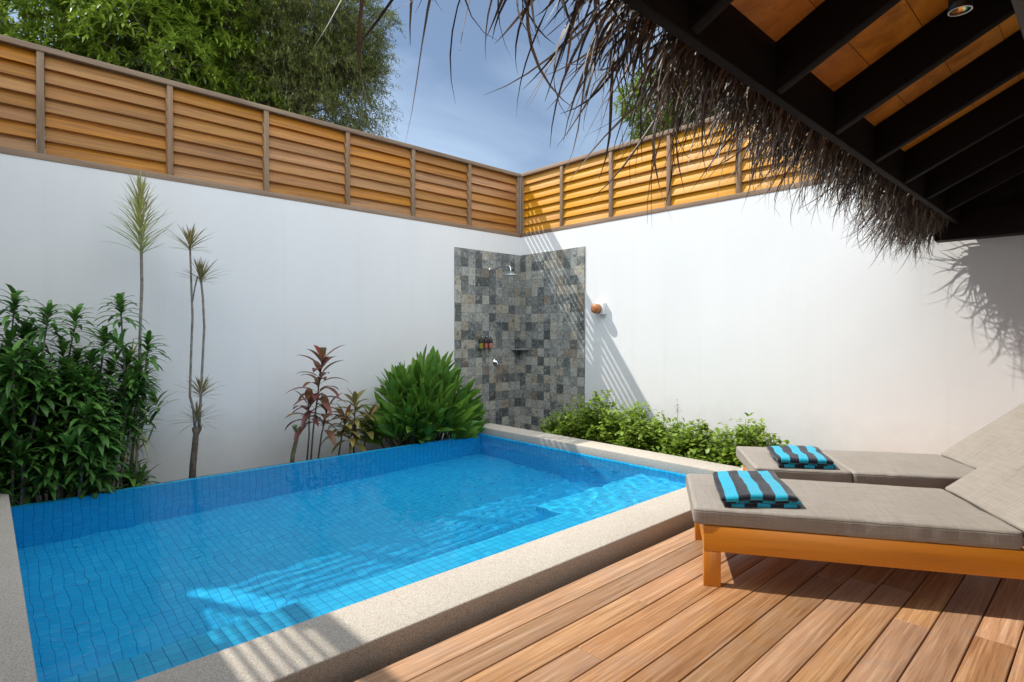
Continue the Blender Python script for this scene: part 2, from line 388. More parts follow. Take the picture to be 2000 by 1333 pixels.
# ------------------------------------------------------------------ ground
GZ = -0.35
g = MB()
for (x0, y0, x1, y1) in [(-60, -60, 80, -7.5), (-60, 0.2, 80, 80), (-60, -7.5, -0.2, 0.2), (-0.2, -7.5, 1.02, 0.2), (1.02, -1.5, 4.92, 0.2), (1.02, -7.5, 4.92, -6.9), (4.92, -7.5, 80, 0.2)]:
    g.face([(x0, y0, GZ), (x1, y0, GZ), (x1, y1, GZ), (x0, y1, GZ)])
k = NM('garden_soil'); p = k.pos(); nn = k.noise(p, 9, 6, 0.7)
SOIL = k.set(k.ramp(nn, [(0.3, (0.05, 0.038, 0.028)), (0.7, (0.14, 0.11, 0.085))]), 0.95, k.bump(k.noise(p, 40, 5, 0.7), 0.8, 0.03))
tag(g.build('garden_ground', SOIL), kind='structure')

# deck of boards
d = MB(); xb = 6.030 - 0.1444 * 7
yD0, yD1 = -9.4, -0.05
x = xb; seams = {}
i = 0
while x < 12.5:
    x0 = max(x + 0.003, 4.948); x1 = x + 0.1444 - 0.003
    if x1 > 4.96:
        y = yD0 + rng.uniform(0, 0.6)
        ys = [yD0]
        yy = yD0 + rng.uniform(0.6, 3.8)
        while yy < yD1: ys.append(yy); yy += rng.uniform(2.6, 4.4)
        ys.append(yD1)
        for a, b in zip(ys[:-1], ys[1:]):
            c = tuple(rng.uniform(0, 1, 3)); zz = rng.uniform(-0.0012, 0.0012)
            d.box((x0, a + 0.0015, -0.03), (x1, b - 0.0015, zz), c=c)
    x += 0.1444; i += 1
deck = tag(d.build('deck', DECKW, bevel=0.003, merge=False), kind='structure')
wd = deck.modifiers.new('weld', 'WELD'); wd.merge_threshold = 0.0003
deck.modifiers.move(1, 0)
j = MB(); j.box((4.95, -9.4, -0.34), (12.4, -0.05, -0.06)); tag(j.build('deck_base', DARKW), kind='structure')

# ------------------------------------------------------------------ pool
XL, XI, YF, YN, ZW = 1.002, 4.589, -1.789, -6.625, -0.030
pool = empty('swimming_pool', (2.8, -4.2, -0.35))
tag(pool, 'small rectangular plunge pool lined with blue mosaic tiles beside the wooden deck', 'pool')
def P(name, mb, m, par, **kw):
    o = mb.build(name, m, None, **kw); o.parent = par; o.matrix_parent_inverse = Matrix.Translation(-Vector(par.location)); return o
def tq(mb, pts, ax):   # tiled quad, uv from two world axes
    mb.face(pts, [(p[ax[0]], p[ax[1]]) for p in pts])
xw = XL + 0.07; D = -1.16; zt = ZW - 0.012; zc = -0.012
b = MB()
tq(b, [(XL, YN, zt), (xw, YN, zt), (xw, YF, zt), (XL, YF, zt)], (0, 1))                # top of overflow edge
tq(b, [(XL, YF, zt), (XL, YF, GZ - .05), (XL, YN, GZ - .05), (XL, YN, zt)], (1, 2))
tq(b, [(xw, YN, zt), (xw, YN, D), (xw, YF, D), (xw, YF, zt)], (1, 2))
tq(b, [(xw, YF, zc), (xw, YF, D), (XI, YF, D), (XI, YF, zc)], (0, 2))
tq(b, [(XL, YF, zc), (XL, YF, zt), (xw, YF, zt), (xw, YF, zc)], (0, 2))
tq(b, [(XI, YF, zc), (XI, YF, D), (XI, YN, D), (XI, YN, zc)], (1, 2))
tq(b, [(XI, YN, zc), (XI, YN, D), (xw, YN, D), (xw, YN, zc)], (0, 2))
tq(b, [(xw, YN, D), (XI, YN, D), (XI, YF, D), (xw, YF, D)], (0, 1))
basin = P('tiled_basin', b, TILE, pool)
def step(name, x0, y0, x1, y1, z):
    b = MB()
    tq(b, [(x0, y0, z), (x1, y0, z), (x1, y1, z), (x0, y1, z)], (0, 1))
    tq(b, [(x0, y1, z), (x0, y1, D), (x0, y0, D), (x0, y0, z)], (1, 2))
    tq(b, [(x0, y0, z), (x0, y0, D), (x1, y0, D), (x1, y0, z)], (0, 2))
    return P(name, b, TILE, pool)
recv = [basin]
recv.append(step('bench_ledge', 4.03, YN, XI - 0.002, -3.34, -0.19))
recv.append(step('entry_step', 3.66, -3.339, XI - 0.002, YF - 0.002, -0.30))
for nm, lo, hi in [('coping', (XI, YN - 0.36, -0.10), (4.940, -1.4785, 0.08)),
                   ('coping', (XL - 0.07, YF, -0.022), (XI - 0.0015, -1.4785, 0.0795)),
                   ('coping', (XL - 0.07, YN - 0.36, -0.022), (XI - 0.0015, YN, 0.0795))]:
    b = MB(); b.box(lo, hi); o = P(nm, b, PEB, pool); 
    wd = o.modifiers.new('weld', 'WELD'); bv = o.modifiers.new('bevel', 'BEVEL'); bv.width = 0.009; bv.segments = 3
CEM = m_plain('grey_cement', (0.28, 0.27, 0.25), 0.85)
for a_, c_ in ((YF + 0.02, -1.50), (YN - 0.34, YN - 0.02)):
    b = MB(); b.box((XL - 0.05, a_, GZ - .05), (4.585, c_, -0.023)); P('kerb_foundation', b, CEM, pool)
# water surface: real ripples
sx, sy = 0.016, 0.016
nx = int((XI - XL) / sx); ny = int((YF - YN) / sy)
gx = np.linspace(XL - 0.004, XI - 0.0005, nx); gy = np.linspace(YN + 0.0005, YF - 0.0005, ny)
X, Y = np.meshgrid(gx, gy, indexing='ij')
Z = np.zeros_like(X)
wr = np.random.default_rng(3)
for lam, amp, n in ((0.75, 0.0013, 6), (0.38, 0.0008, 10), (0.19, 0.00036, 16), (0.10, 0.00010, 22)):
    for _ in range(n):
        th = wr.normal(0.45, 0.85); l_ = lam * wr.uniform(0.75, 1.3); ph = wr.uniform(0, 6.28)
        kx, ky = math.cos(th) * 2 * math.pi / l_, math.sin(th) * 2 * math.pi / l_
        Z += 0.5 * amp / math.sqrt(n) * 1.7 * np.sin(kx * X + ky * Y + ph + 0.6 * np.sin(1.3 * X + 2.1 * Y + ph))
jet = np.exp(-(((X - 3.9) / 0.9) ** 2 + ((Y + 2.6) / 1.5) ** 2))
for _ in range(26):
    th = wr.uniform(0, 6.28); l_ = wr.uniform(0.09, 0.2); ph = wr.uniform(0, 6.28)
    Z += jet * 0.00040 * np.sin(2 * math.pi / l_ * (math.cos(th) * X + math.sin(th) * Y) + ph)
me = bpy.data.meshes.new('water')
vv = np.stack([X, Y, ZW + Z], -1).reshape(-1, 3).astype(np.float32)
ii = (np.arange(nx - 1)[:, None] * ny + np.arange(ny - 1)[None, :]).ravel()
q = np.stack([ii, ii + ny, ii + ny + 1, ii + 1], -1).astype(np.int32)
me.vertices.add(len(vv)); me.vertices.foreach_set('co', vv.ravel())
me.loops.add(q.size); me.loops.foreach_set('vertex_index', q.ravel())
me.polygons.add(len(q)); me.polygons.foreach_set('loop_start', np.arange(0, q.size, 4, dtype=np.int32)); me.polygons.foreach_set('loop_total', np.full(len(q), 4, dtype=np.int32))
me.update(calc_edges=True); me.polygons.foreach_set('use_smooth', np.ones(len(q), dtype=bool)); me.materials.append(WATER)
water = bpy.data.objects.new('water', me); col.objects.link(water); tag(water, kind='structure')
water.cycles.is_caustics_caster = True
for o in recv: o.cycles.is_caustics_receiver = True

# ------------------------------------------------------------------ walls and louvred fences
WT = 3.01; FT = 4.098
o = boxo('garden_wall', (-0.22, -7.62, GZ - 0.1), (0, 0.22, WT), PLASTER, bevel=0); tag(o, 'long white rendered wall in shade behind the tall thin plants', 'wall')
o = boxo('garden_wall', (0.0005, 0, GZ - 0.1), (12.6, 0.22, WT), PLASTER, bevel=0); tag(o, 'bright sunlit white rendered wall behind the two sun loungers', 'wall')
o = boxo('garden_wall', (0.0005, -7.62, GZ - 0.1), (7.4, -7.40, WT), PLASTER, bevel=0); tag(o, 'white rendered wall at the near end of the pool', 'wall')
def fence(p0, D_, Nn, posts, length, label, FW=None):
    """p0 start point on the wall's inner face, D_ run direction, Nn inward normal"""
    root = empty('louvre_fence', p0); tag(root, label, 'fence')
    D_ = Vector(D_); Nn = Vector(Nn); Zv = Vector((0, 0, 1))
    M = Matrix((D_, Nn, Zv)).transposed().to_4x4()
    rc = lambda: tuple(rng.uniform(0, 1, 3))
    hh = FT - WT
    boxo('bottom_rail', (0, -0.085, 0.0), (length, 0.006, 0.062), FRAMEW, root, 0.003, M, rc())
    boxo('top_rail', (0, -0.095, hh - 0.055), (length, 0.010, hh), FRAMEW, root, 0.003, M, rc())
    edges = [0.0] + list(posts) + [length]
    for a in posts + [0.028]:
        boxo('post', (a - 0.028, -0.080, 0.0625), (a + 0.028, 0.0, hh - 0.0555), FRAMEW, root, 0.003, M, rc())
    zs0, zs1 = 0.062, hh - 0.055; n = 7; pitch = (zs1 - zs0) / n
    th = R(16); Ls = pitch * 1.13; tk = 0.011
    for a, b_ in zip(edges[:-1], edges[1:]):
        if b_ - a < 0.15: continue
        mb = MB()
        for i in range(n):
            zc_ = zs0 + pitch * (i + 0.5)
            jt = rng.normal(0, 0.6)
            S = M @ Matrix.Translation((0, -0.042, zc_)) @ Matrix.Rotation(th + R(jt), 4, 'X')
            c = rc()
            mb.box((a + 0.028 + 0.003, -tk / 2, -Ls / 2), (b_ - 0.028 - 0.004, tk / 2, Ls / 2), c=c, M=S, uo=(rng.uniform(0, 9), 0), grain=0)
        mb.build('louvre_panel', FW or FW_L, root, bevel=0.002, merge=True)
    return root
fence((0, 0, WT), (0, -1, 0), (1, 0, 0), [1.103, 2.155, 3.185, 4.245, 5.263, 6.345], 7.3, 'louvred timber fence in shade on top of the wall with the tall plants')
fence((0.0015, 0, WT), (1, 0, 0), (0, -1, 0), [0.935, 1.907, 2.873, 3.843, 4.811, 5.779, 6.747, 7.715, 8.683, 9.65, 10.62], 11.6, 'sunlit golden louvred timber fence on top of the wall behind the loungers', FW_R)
fence((0.012, -7.40, WT), (1, 0, 0), (0, 1, 0), [0.97, 1.94, 2.91, 3.88, 4.85, 5.82, 6.79], 7.35, 'louvred timber fence on top of the wall at the near pool end')

# ------------------------------------------------------------------ shower corner
sh = empty('slate_tile_panel', (0, 0, GZ)); tag(sh, 'grey slate tiled shower panel wrapping the corner of the white walls', 'tile panel')
ZT = 2.6966; z0 = GZ - 0.05; Tt = 0.014
b = MB()
def uvq(mb, pts, f): mb.face(pts, [f(p) for p in pts])
fL = lambda p: (-p[1] + 3, ZT - p[2] + p[0]); fR = lambda p: (p[0] + 20, ZT - p[2] - p[1])
uvq(b, [(Tt, -1.4172, z0), (Tt, -Tt, z0), (Tt, -Tt, ZT), (Tt, -1.4172, ZT)], lambda p: (-p[1] + 2.876, ZT - p[2] + 10 * 0.1438))
uvq(b, [(0, -1.4172, z0), (Tt, -1.4172, z0), (Tt, -1.4172, ZT), (0, -1.4172, ZT)], lambda p: (4.4 + p[0], p[2]))
uvq(b, [(0, -1.4172, ZT), (Tt, -1.4172, ZT), (Tt, 0, ZT), (0, 0, ZT)], lambda p: (p[1], 5 + p[0]))
b.build('tile_face', SLATE, sh).location = (0, 0, -GZ)
b = MB()
uvq(b, [(Tt, -Tt, z0), (1.4384, -Tt, z0), (1.4384, -Tt, ZT), (Tt, -Tt, ZT)], lambda p: (p[0] + 28.76, ZT - p[2] + 50 * 0.1438))
uvq(b, [(1.4384, -Tt, z0), (1.4384, 0, z0), (1.4384, 0, ZT), (1.4384, -Tt, ZT)], lambda p: (4.4 + p[1], p[2]))
uvq(b, [(Tt, -Tt, ZT), (1.4384, -Tt, ZT), (1.4384, 0, ZT), (Tt, 0, ZT)], lambda p: (p[0], 5 + p[1]))
b.build('tile_face', SLATE, sh).location = (0, 0, -GZ)
s = empty('overhead_shower', (Tt, -0.70, 2.40)); tag(s, 'chrome rain shower head on a bent arm over the slate tiles', 'shower head')
b = MB(); b.tube([(0, 0, 0), (0.40, 0, 0.03), (0.46, 0, 0.025), (0.49, 0, -0.005), (0.497, 0, -0.05), (0.50, 0, -0.10)], 0.011, 10); b.build('arm', CHROME, s, smooth=True)
b = MB(); b.lathe([(0.0, -0.135), (0.12, -0.135), (0.128, -0.128), (0.125, -0.12), (0.03, -0.112), (0.022, -0.09), (0, -0.088)], Matrix.Translation((0.50, 0, 0)), 32); b.build('rose', CHROME, s, smooth=True)
b = MB(); b.lathe([(0, 0.0), (0.03, 0.0), (0.03, 0.008), (0.012, 0.012)], Matrix.Rotation(R(90), 4, 'Y'), 20); b.build('wall_flange', CHROME, s, smooth=True)
s = empty('shower_tap', (Tt, -0.585, 0.885)); tag(s, 'small chrome shower tap on the slate tiles below the soap bottles', 'tap')
b = MB(); b.lathe([(0, 0.0), (0.055, 0.0), (0.055, 0.008), (0.03, 0.015), (0.026, 0.05), (0, 0.055)], Matrix.Rotation(R(90), 4, 'Y'), 24); b.build('valve_body', CHROME, s, smooth=True)
b = MB(); b.tube([(0.045, 0, 0), (0.06, 0.0, -0.03), (0.07, 0, -0.085)], [0.012, 0.009, 0.007], 8); b.build('lever', CHROME, s, smooth=True)
for i, (yy, cc, nm) in enumerate([(-0.925, (0.32, 0.30, 0.04), 'yellow green'), (-0.825, (0.50, 0.13, 0.09), 'red'), (-0.725, (0.55, 0.20, 0.14), 'pink')]):
    s = empty('soap_dispenser', (Tt, yy, 1.115))
    tag(s, ['soap bottle with yellow green liquid and black cap, nearest the big leafy clump', 'soap bottle with deep red liquid between the other two wall bottles', 'soap bottle with pale pink liquid, nearest the shower corner'][i], 'soap bottle', 'pump soap bottles on the slate tiles')
    C_ = Matrix.Translation((0.045, 0, 0))
    b = MB(); b.lathe([(0, 0.0), (0.03, 0.002), (0.033, 0.01), (0.033, 0.085), (0.0335, 0.09)], C_, 20); b.build('liquid_bottle', m_plain('liquid_' + nm.replace(' ', '_'), cc, 0.2), s, smooth=True)
    b = MB(); b.lathe([(0.0336, 0.088), (0.0336, 0.14), (0.026, 0.15), (0.014, 0.155), (0.014, 0.172), (0, 0.172)], C_, 20); b.build('cap', m_plain('black_plastic', (0.012, 0.012, 0.012), 0.3), s, smooth=True)
    b = MB(); b.tube([(0.045, 0, 0.17), (0.045, 0, 0.195), (0.085, 0, 0.19)], 0.006, 6); b.build('pump', CHROME, s, smooth=True)
    b = MB(); b.box((0, -0.012, 0.01), (0.012, 0.012, 0.17)); b.box((0.0, -0.036, -0.006), (0.078, 0.036, -0.001)); b.build('holder', CHROME, s)
b = MB(); b.face([(0.015, -0.015, 1.10), (0.25, -0.015, 1.10), (0.15, -0.15, 1.10), (0.015, -0.25, 1.10)][::-1]); b.face([(0.015, -0.015, 1.08), (0.25, -0.015, 1.08), (0.15, -0.15, 1.08), (0.015, -0.25, 1.08)])
for a, c in [((0.25, -0.015), (0.15, -0.15)), ((0.15, -0.15), (0.015, -0.25))]:
    b.face([(a[0], a[1], 1.08), (c[0], c[1], 1.08), (c[0], c[1], 1.10), (a[0], a[1], 1.10)])
o = b.build('corner_shelf', m_plain('grey_stone', (0.22, 0.22, 0.21), 0.5)); tag(o, 'small grey stone shelf set into the tiled shower corner', 'shelf')
# wall lamp
lp = on(1160, 603, 1, -0.16)
s = empty('wall_lamp', (lp.x, 0, lp.z)); tag(s, 'round copper lamp on a white square bracket beside the tiled panel', 'lamp')
wp = on(1172, 603, 1, -0.04)
b = MB(); b.box((wp.x - lp.x - 0.055, -0.07, -0.085), (wp.x - lp.x + 0.085, -0.0, 0.085)); b.build('bracket', m_plain('white_paint', (0.75, 0.75, 0.74), 0.5), s, bevel=0.004, merge=True)
b = MB(); b.lathe([(0, 0.20), (0.055, 0.198), (0.075, 0.185), (0.085, 0.16), (0.085, 0.08), (0.06, 0.07), (0, 0.07)], Matrix.Rotation(R(90), 4, 'X') @ Matrix.Scale(.85, 4), 32)
b.build('lamp_shade', m_plain('copper', (0.45, 0.18, 0.07), 0.42, 0.3), s, smooth=True)

# ------------------------------------------------------------------ loungers and towels
def soft_box(lx, ly, lz, r=0.02, seg=0.035, amp=0.004, seed=0, pucker=0.0055, crown=0.006):
    """upholstered slab from 0,0,0 to lx,ly,lz"""
    bm = bmesh.new(); bmesh.ops.create_cube(bm, size=1)
    for v in bm.verts: v.co = Vector(((v.co.x + .5) * lx, (v.co.y + .5) * ly, (v.co.z + .5) * lz))
    def cut(ax, L_, n_):
        for i in range(1, n_):
            co = Vector((0, 0, 0)); co[ax] = L_ * i / n_; no = Vector((0, 0, 0)); no[ax] = 1
            bmesh.ops.bisect_plane(bm, geom=bm.verts[:] + bm.edges[:] + bm.faces[:], plane_co=co, plane_no=no)
    cut(0, lx, max(2, int(lx / seg))); cut(1, ly, max(2, int(ly / seg))); cut(2, lz, 4)
    for ax, L_ in ((0, lx), (1, ly), (2, lz)):
        for e in (r * 0.35, r, L_ - r, L_ - r * 0.35):
            co = Vector((0, 0, 0)); co[ax] = e; no = Vector((0, 0, 0)); no[ax] = 1
            bmesh.ops.bisect_plane(bm, geom=bm.verts[:] + bm.edges[:] + bm.faces[:], plane_co=co, plane_no=no)
    for v in bm.verts:
        p = v.co; q = Vector([min(max(p[i], r), (lx, ly, lz)[i] - r) for i in range(3)]); dlt = p - q
        if dlt.length > 1e-6: p = q + dlt.normalized() * min(r, dlt.length * 1.0 if sum(abs(c) > 1e-6 for c in dlt) == 1 else r)
        nz = noise.noise_vector(Vector((p.x * 3 + seed, p.y * 5, p.z * 9)))
        p = p + nz * amp
        side = min(p.y, ly - p.y)
        if side < r * 1.2:
            pk = noise.noise(Vector((p.x * 26 + seed * 3, 0, p.z * 4)))
            p.y += (1 if p.y < ly / 2 else -1) * (pk * pucker)
        e = math.sin(math.pi * min(max(p.x / lx, 0), 1)) ** 0.4 * math.sin(math.pi * min(max(p.y / ly, 0), 1)) ** 0.4
        if p.z > lz * 0.5: p.z += crown * e
        v.co = p
    me = bpy.data.meshes.new('m'); bm.to_mesh(me); bm.free()
    for pl in me.polygons: pl.use_smooth = True
    return me
def meshobj(name, me, m, parent=None):
    me.name = name; me.materials.append(m); o = bpy.data.objects.new(name, me); col.objects.link(o); o.parent = parent; return o
def lounger(loc, ang, label, seam=False, seed=0):
    root = empty('sun_lounger', loc, R(ang)); tag(root, label, 'sun lounger', 'cushioned sun loungers side by side on the deck')
    W_, Lb, Ls, T = 0.785, 2.26, 1.49, 0.093; rt = 0.325; rb = 0.188
    c = lambda: tuple(rng.uniform(0.3, 0.7, 3))
    y0, y1 = 0.012, W_ - 0.012; x0 = 0.055
    boxo('side_rail', (x0, y0, rb), (Lb, y0 + 0.034, rt), BEDW, root, 0.003, c=c())
    boxo('side_rail', (x0, y1 - 0.034, rb), (Lb, y1, rt), BEDW, root, 0.003, c=c())
    boxo('end_rail', (x0 + .004, y0 + 0.035, rb + .004), (x0 + 0.034, y1 - 0.035, rt - .002), BEDW, root, 0.003, c=c())
    boxo('end_rail', (Lb - 0.034, y0 + 0.035, rb), (Lb - .004, y1 - 0.035, rt - .002), BEDW, root, 0.003, c=c())
    for xx in (x0, Lb - 0.10):
        for yy in (y0 + .001, y1 - 0.061):
            boxo('leg', (xx, yy, 0.0), (xx + 0.088, yy + 0.06, rb - 0.0005), BEDW, root, 0.003, c=c(), grain=2)
    b = MB()
    xs = x0 + 0.05
    while xs < Ls: b.box((xs, y0 + 0.036, rt - 0.028), (xs + 0.06, y1 - 0.036, rt - 0.006), c=c()); xs += 0.08
    b.build('slat_base', BEDW, root)
    if seam:
        a = meshobj('seat_cushion', soft_box(0.62, W_, T, seed=seed + 2), CUSH, root); a.location = (0, 0, rt + 0.002)
        a = meshobj('seat_cushion', soft_box(Ls - 0.622, W_, T, seed=seed), CUSH, root); a.location = (0.622, 0, rt + 0.002)
    else:
        a = meshobj('seat_cushion', soft_box(Ls, W_, T, seed=seed), CUSH, root); a.location = (0, 0, rt + 0.002)
    a = meshobj('backrest_cushion', soft_box(0.80, W_, T, seed=seed + 5, amp=0.006), CUSH, root)
    tau = R(37); a.rotation_euler = (0, -tau, 0); a.location = (Ls + T * math.sin(tau) - 0.004, 0, rt + 0.002 + T - T * math.cos(tau) + 0.004)
    bb = MB(); M = Matrix.Translation((Ls + T * math.sin(tau) + 0.01, 0, rt + T - T * math.cos(tau) - 0.03)) @ Matrix.Rotation(-tau, 4, 'Y')
    for yy in (0.06, W_ - 0.10): bb.box((0.02, yy, 0), (0.78, yy + 0.04, 0.025), M=M, c=c())
    for q_ in range(9): bb.box((0.04 + q_ * 0.084, 0.101, 0.002), (0.10 + q_ * 0.084, W_ - 0.101, 0.022), M=M, c=c())
    bb.build('backrest_frame', BEDW, root)
    return root
A1 = 32.6
lounger((5.49, -3.985, 0.0), A1, 'nearer sun lounger with taupe cushion and orange timber frame fully in view', False, 1)
lounger((5.315, -2.835, 0.0), 34.5, 'farther sun lounger beside the white wall and leafy hedge, mostly behind the nearer one', True, 9)

k = NM('striped_towelling'); u = k.uv(); sp = k.n('SeparateXYZ'); k.l(u, sp.inputs[0])
st = k.math('FRACT', sp.outputs[0]); msk = k.ramp(st, [(0.49, 0.0), (0.51, 1.0)])
wig = k.noise(k.obj(), 420, 3, 0.7)
c = k.mix(msk, (0.012, 0.46, 0.66), (0.010, 0.012, 0.022)); c = k.mix(k.math('MULTIPLY', wig, 0.35), c, k.mix(msk, (0.004, 0.26, 0.42), (0.03, 0.033, 0.05)))
TOWEL = k.set(c, 0.95, k.bump(k.math('ADD', wig, k.math('MULTIPLY', k.noise(k.obj(), 30, 3), 1.0)), 0.6, 0.006), Specular_IOR_Level=0.1, Sheen_Weight=0.35)
def towel(loc, ang, lx, ly, label, seed, shear=0.0):
    """folded towel: a fat outer wrap with rounded fold and two inner layers; stripes run along local y"""
    bm = bmesh.new(); uvl = bm.loops.layers.uv.new('UVMap')
    def slab(x0, x1, y0, y1, z0, z1, ph, sd_, per):
        nx_, ny_, na = 26, 26, 10
        r = (z1 - z0) / 2
        prof = []   # closed profile in y,z : flat top, rounded front, flat bottom, rounded back
        for i in range(ny_ + 1): prof.append((y1 - r + (y0 + r - (y1 - r)) * i / ny_, z1))
        for i in range(1, na): a = math.pi / 2 + math.pi * i / na; prof.append((y0 + r + r * math.cos(a), z0 + r + r * math.sin(a)))
        for i in range(ny_ + 1): prof.append((y0 + r + (y1 - y0 - 2 * r) * i / ny_, z0))
        for i in range(1, na): a = -math.pi / 2 + math.pi * i / na; prof.append((y1 - r + r * math.cos(a), z0 + r + r * math.sin(a)))
        n = len(prof); rows = []
        xs = [0, .012, .03] + [.03 + .94 * i / nx_ for i in range(1, nx_)] + [.97, .988, 1]
        for t in xs:
            x_ = x0 + (x1 - x0) * t; e = min(t, 1 - t)
            sh_ = 1 - max(0, (0.03 - e) / 0.03) ** 2 * 0.55
            row = []
            for (y_, z_) in prof:
                zz = (z0 + r) + (z_ - z0 - r) * sh_
                nz = noise.noise_vector(Vector((x_ * 9 + sd_, y_ * 9, zz * 12)))
                row.append(bm.verts.new((x_ + nz.x * .006, y_ + nz.y * .005, zz + nz.z * .004 * (1 if z0 > 0 else (z_ > z0 + .001)))))
            rows.append((row, t))
        for (ra, ta), (rb, tb) in zip(rows[:-1], rows[1:]):
            for k_ in range(n):
                k2 = (k_ + 1) % n
                f = bm.faces.new((ra[k_], ra[k2], rb[k2], rb[k_])); f.smooth = True
                for lp_, t_ in zip(f.loops, (ta, ta, tb, tb)): lp_[uvl].uv = (t_ * per + ph, 0.5)
        for row, t_ in (rows[0], rows[-1]):
            f = bm.faces.new(row if t_ > .5 else row[::-1]); f.smooth = True
            for lp_ in f.loops: lp_[uvl].uv = (t_ * per + ph + (0.0), 0.5)
    slab(0.012, lx + 0.012, 0.004, ly - 0.01, 0.0, 0.022, 0.70, seed, 2.9)
    slab(0.022, lx + 0.022, 0.016, ly - 0.004, 0.020, 0.036, 0.58, seed + 4, 2.9)
    slab(0.0, lx, 0.0, ly, 0.034, 0.072, 0.80, seed + 8, 3.1)
    bmesh.ops.recalc_face_normals(bm, faces=bm.faces)
    for v_ in bm.verts:
        c_ = v_.co; u_ = c_.x / lx - .5; w_ = c_.y / ly - .5
        lump = noise.noise(Vector((c_.x * 7 + seed, c_.y * 6, 0))) * .010 + noise.noise(Vector((c_.x * 22 + seed, c_.y * 15, 0))) * .003
        c_.z = c_.z * (1 - .16 * (abs(u_) * 2) ** 3) + lump * min(1, c_.z / .04)
        c_.x += c_.y * shear + noise.noise(Vector((c_.y * 5 + seed, c_.x * 2, 3))) * .016; c_.y += noise.noise(Vector((c_.x * 6 + seed, c_.y * 2, 8))) * .016
    me = bpy.data.meshes.new('towel'); bm.to_mesh(me); bm.free()
    o = meshobj('folded_towel', me, TOWEL); o.location = loc; o.rotation_euler = (0, 0, R(ang))
    tag(o, label, 'towel', 'striped folded towels on the loungers'); return o
towel((5.60, -3.885, 0.4225), 44, 0.40, 0.56, 'turquoise and black striped folded towel on the nearer lounger', 1, 0.2)
towel((5.43, -2.745, 0.4225), 38, 0.37, 0.50, 'turquoise and black striped folded towel on the farther lounger by the hedge', 5, 0.14)

# ------------------------------------------------------------------ thatched roof
roof = empty('thatched_roof', (6.05, -0.3, 2.35)); tag(roof, 'thatched pavilion roof with dark rafters and orange plywood ceiling over the deck', 'roof')
inv = Matrix.Translation(-Vector(roof.location))
def RP(name, mb, m, **kw):
    o = mb.build(name, m, None, **kw); o.parent = roof; o.matrix_parent_inverse = inv; return o
XE, ZE, TP = 6.05, 2.365, 0.50; YR0, YR1 = -9.0, -0.22
XR = 10.4
cs = Matrix.Rotation(-math.atan(TP), 4, 'Y')
def slope_box(mb, u0, u1, y0, y1, w0, w1, c=(0.5, 0.5, 0.5)):   # u along the slope, w normal to it
    mb.box((u0, y0, w0), (u1, y1, w1), M=Matrix.Translation((XE, 0, ZE)) @ cs, c=c)
LU = (XR - XE) / math.cos(math.atan(TP)); RD = 0.185
ry = [-0.25, -0.93, -1.60, -2.25, -2.93, -3.62, -4.33, -5.03, -5.73, -6.43, -7.13, -7.83, -8.53]
for y_ in ry[1:]:
    b = MB(); slope_box(b, 0.0, LU, y_, y_ + 0.055, 0.0, RD, tuple(rng.uniform(0, 1, 3))); RP('rafter', b, DARKW, bevel=0.004, merge=True)
b = MB(); b.box((XE - 0.045, YR0, ZE - 0.012), (XE - 0.002, YR1, ZE + 0.22)); RP('fascia', b, dull(m_wood('weathered_dark_wood', [(0.005, 0.004, 0.0035), (0.013, 0.010, 0.009), (0.03, 0.026, 0.024)], (1, 14), 0.7, 0.2)), bevel=0.005, merge=True)
b = MB(); slope_box(b, 0.0, LU, -0.275, -0.222, 0.0, RD, (0.5, 0.5, 0.5)); RP('rafter', b, DARKW, bevel=0.004, merge=True)
b = MB()
for yg in (-0.262, -0.235):
    b.face([(XE + .12, yg, 2.40), (XR, yg, 2.40), (XR, yg, ZE + TP * (XR - XE) + .06), (XE + .12, yg, ZE + TP * .12 + .06)][::(1 if yg < -.25 else -1)])
b.face([(XE + .12, -0.262, 2.40), (XR, -0.262, 2.40), (XR, -0.235, 2.40), (XE + .12, -0.235, 2.40)])
RP('gable_board', b, DARKW)
b = MB(); b.box((6.75, -8.9, 2.60), (6.88, -0.28, 2.71)); RP('tie_beam', b, m_wood('worn_dark_wood', [(0.02, 0.017, 0.015), (0.045, 0.038, 0.034), (0.08, 0.07, 0.064)], (1, 14), 0.6, 0.2), bevel=0.005, merge=True)
yy = YR0
for a, b_ in zip(ry[:-1], ry[1:]):
    mb = MB(); uu = 0.03
    while uu < LU:
        u2 = min(uu + 0.235, LU)
        slope_box(mb, uu + 0.0015, u2 - 0.0015, b_ + 0.02, a + 0.03, RD + 0.0005, RD + 0.012, tuple(rng.uniform(0, 1, 3)))
        uu = u2
    RP('ceiling_board', mb, PLYW)
mb = MB(); slope_box(mb, 0.03, LU, YR0, -8.5, RD + 0.0005, RD + 0.012); RP('ceiling_board', mb, PLYW)
b = MB(); b.box((5.86, -0.30, 2.215), (10.6, -0.13, 2.47)); RP('end_beam', b, dull(m_wood('dark_beam_wood', [(0.006, 0.004, 0.0035), (0.014, 0.009, 0.008), (0.028, 0.02, 0.017)], (1, 12), 0.6, 0.2)), bevel=0.006, merge=True)
# thatch bulk above the ceiling
THB = m_wood('thatch_brown', [(0.03, 0.018, 0.011), (0.085, 0.055, 0.036), (0.18, 0.13, 0.09)], (2, 60), 0.85, 0.5, grainbump=0.5)
b = MB(); slope_box(b, -0.06, LU + 0.05, YR0, YR1 + 0.05, RD + 0.014, RD + 0.20); RP('thatch_layer', b, THB)
# house wall and posts that carry the pavilion roof
b = MB(); b.box((10.45, -9.0, -0.05), (10.65, -0.001, 4.2))
o = b.build('house_wall', PLASTER); tag(o, 'white wall of the villa at the back of the covered deck', 'wall')
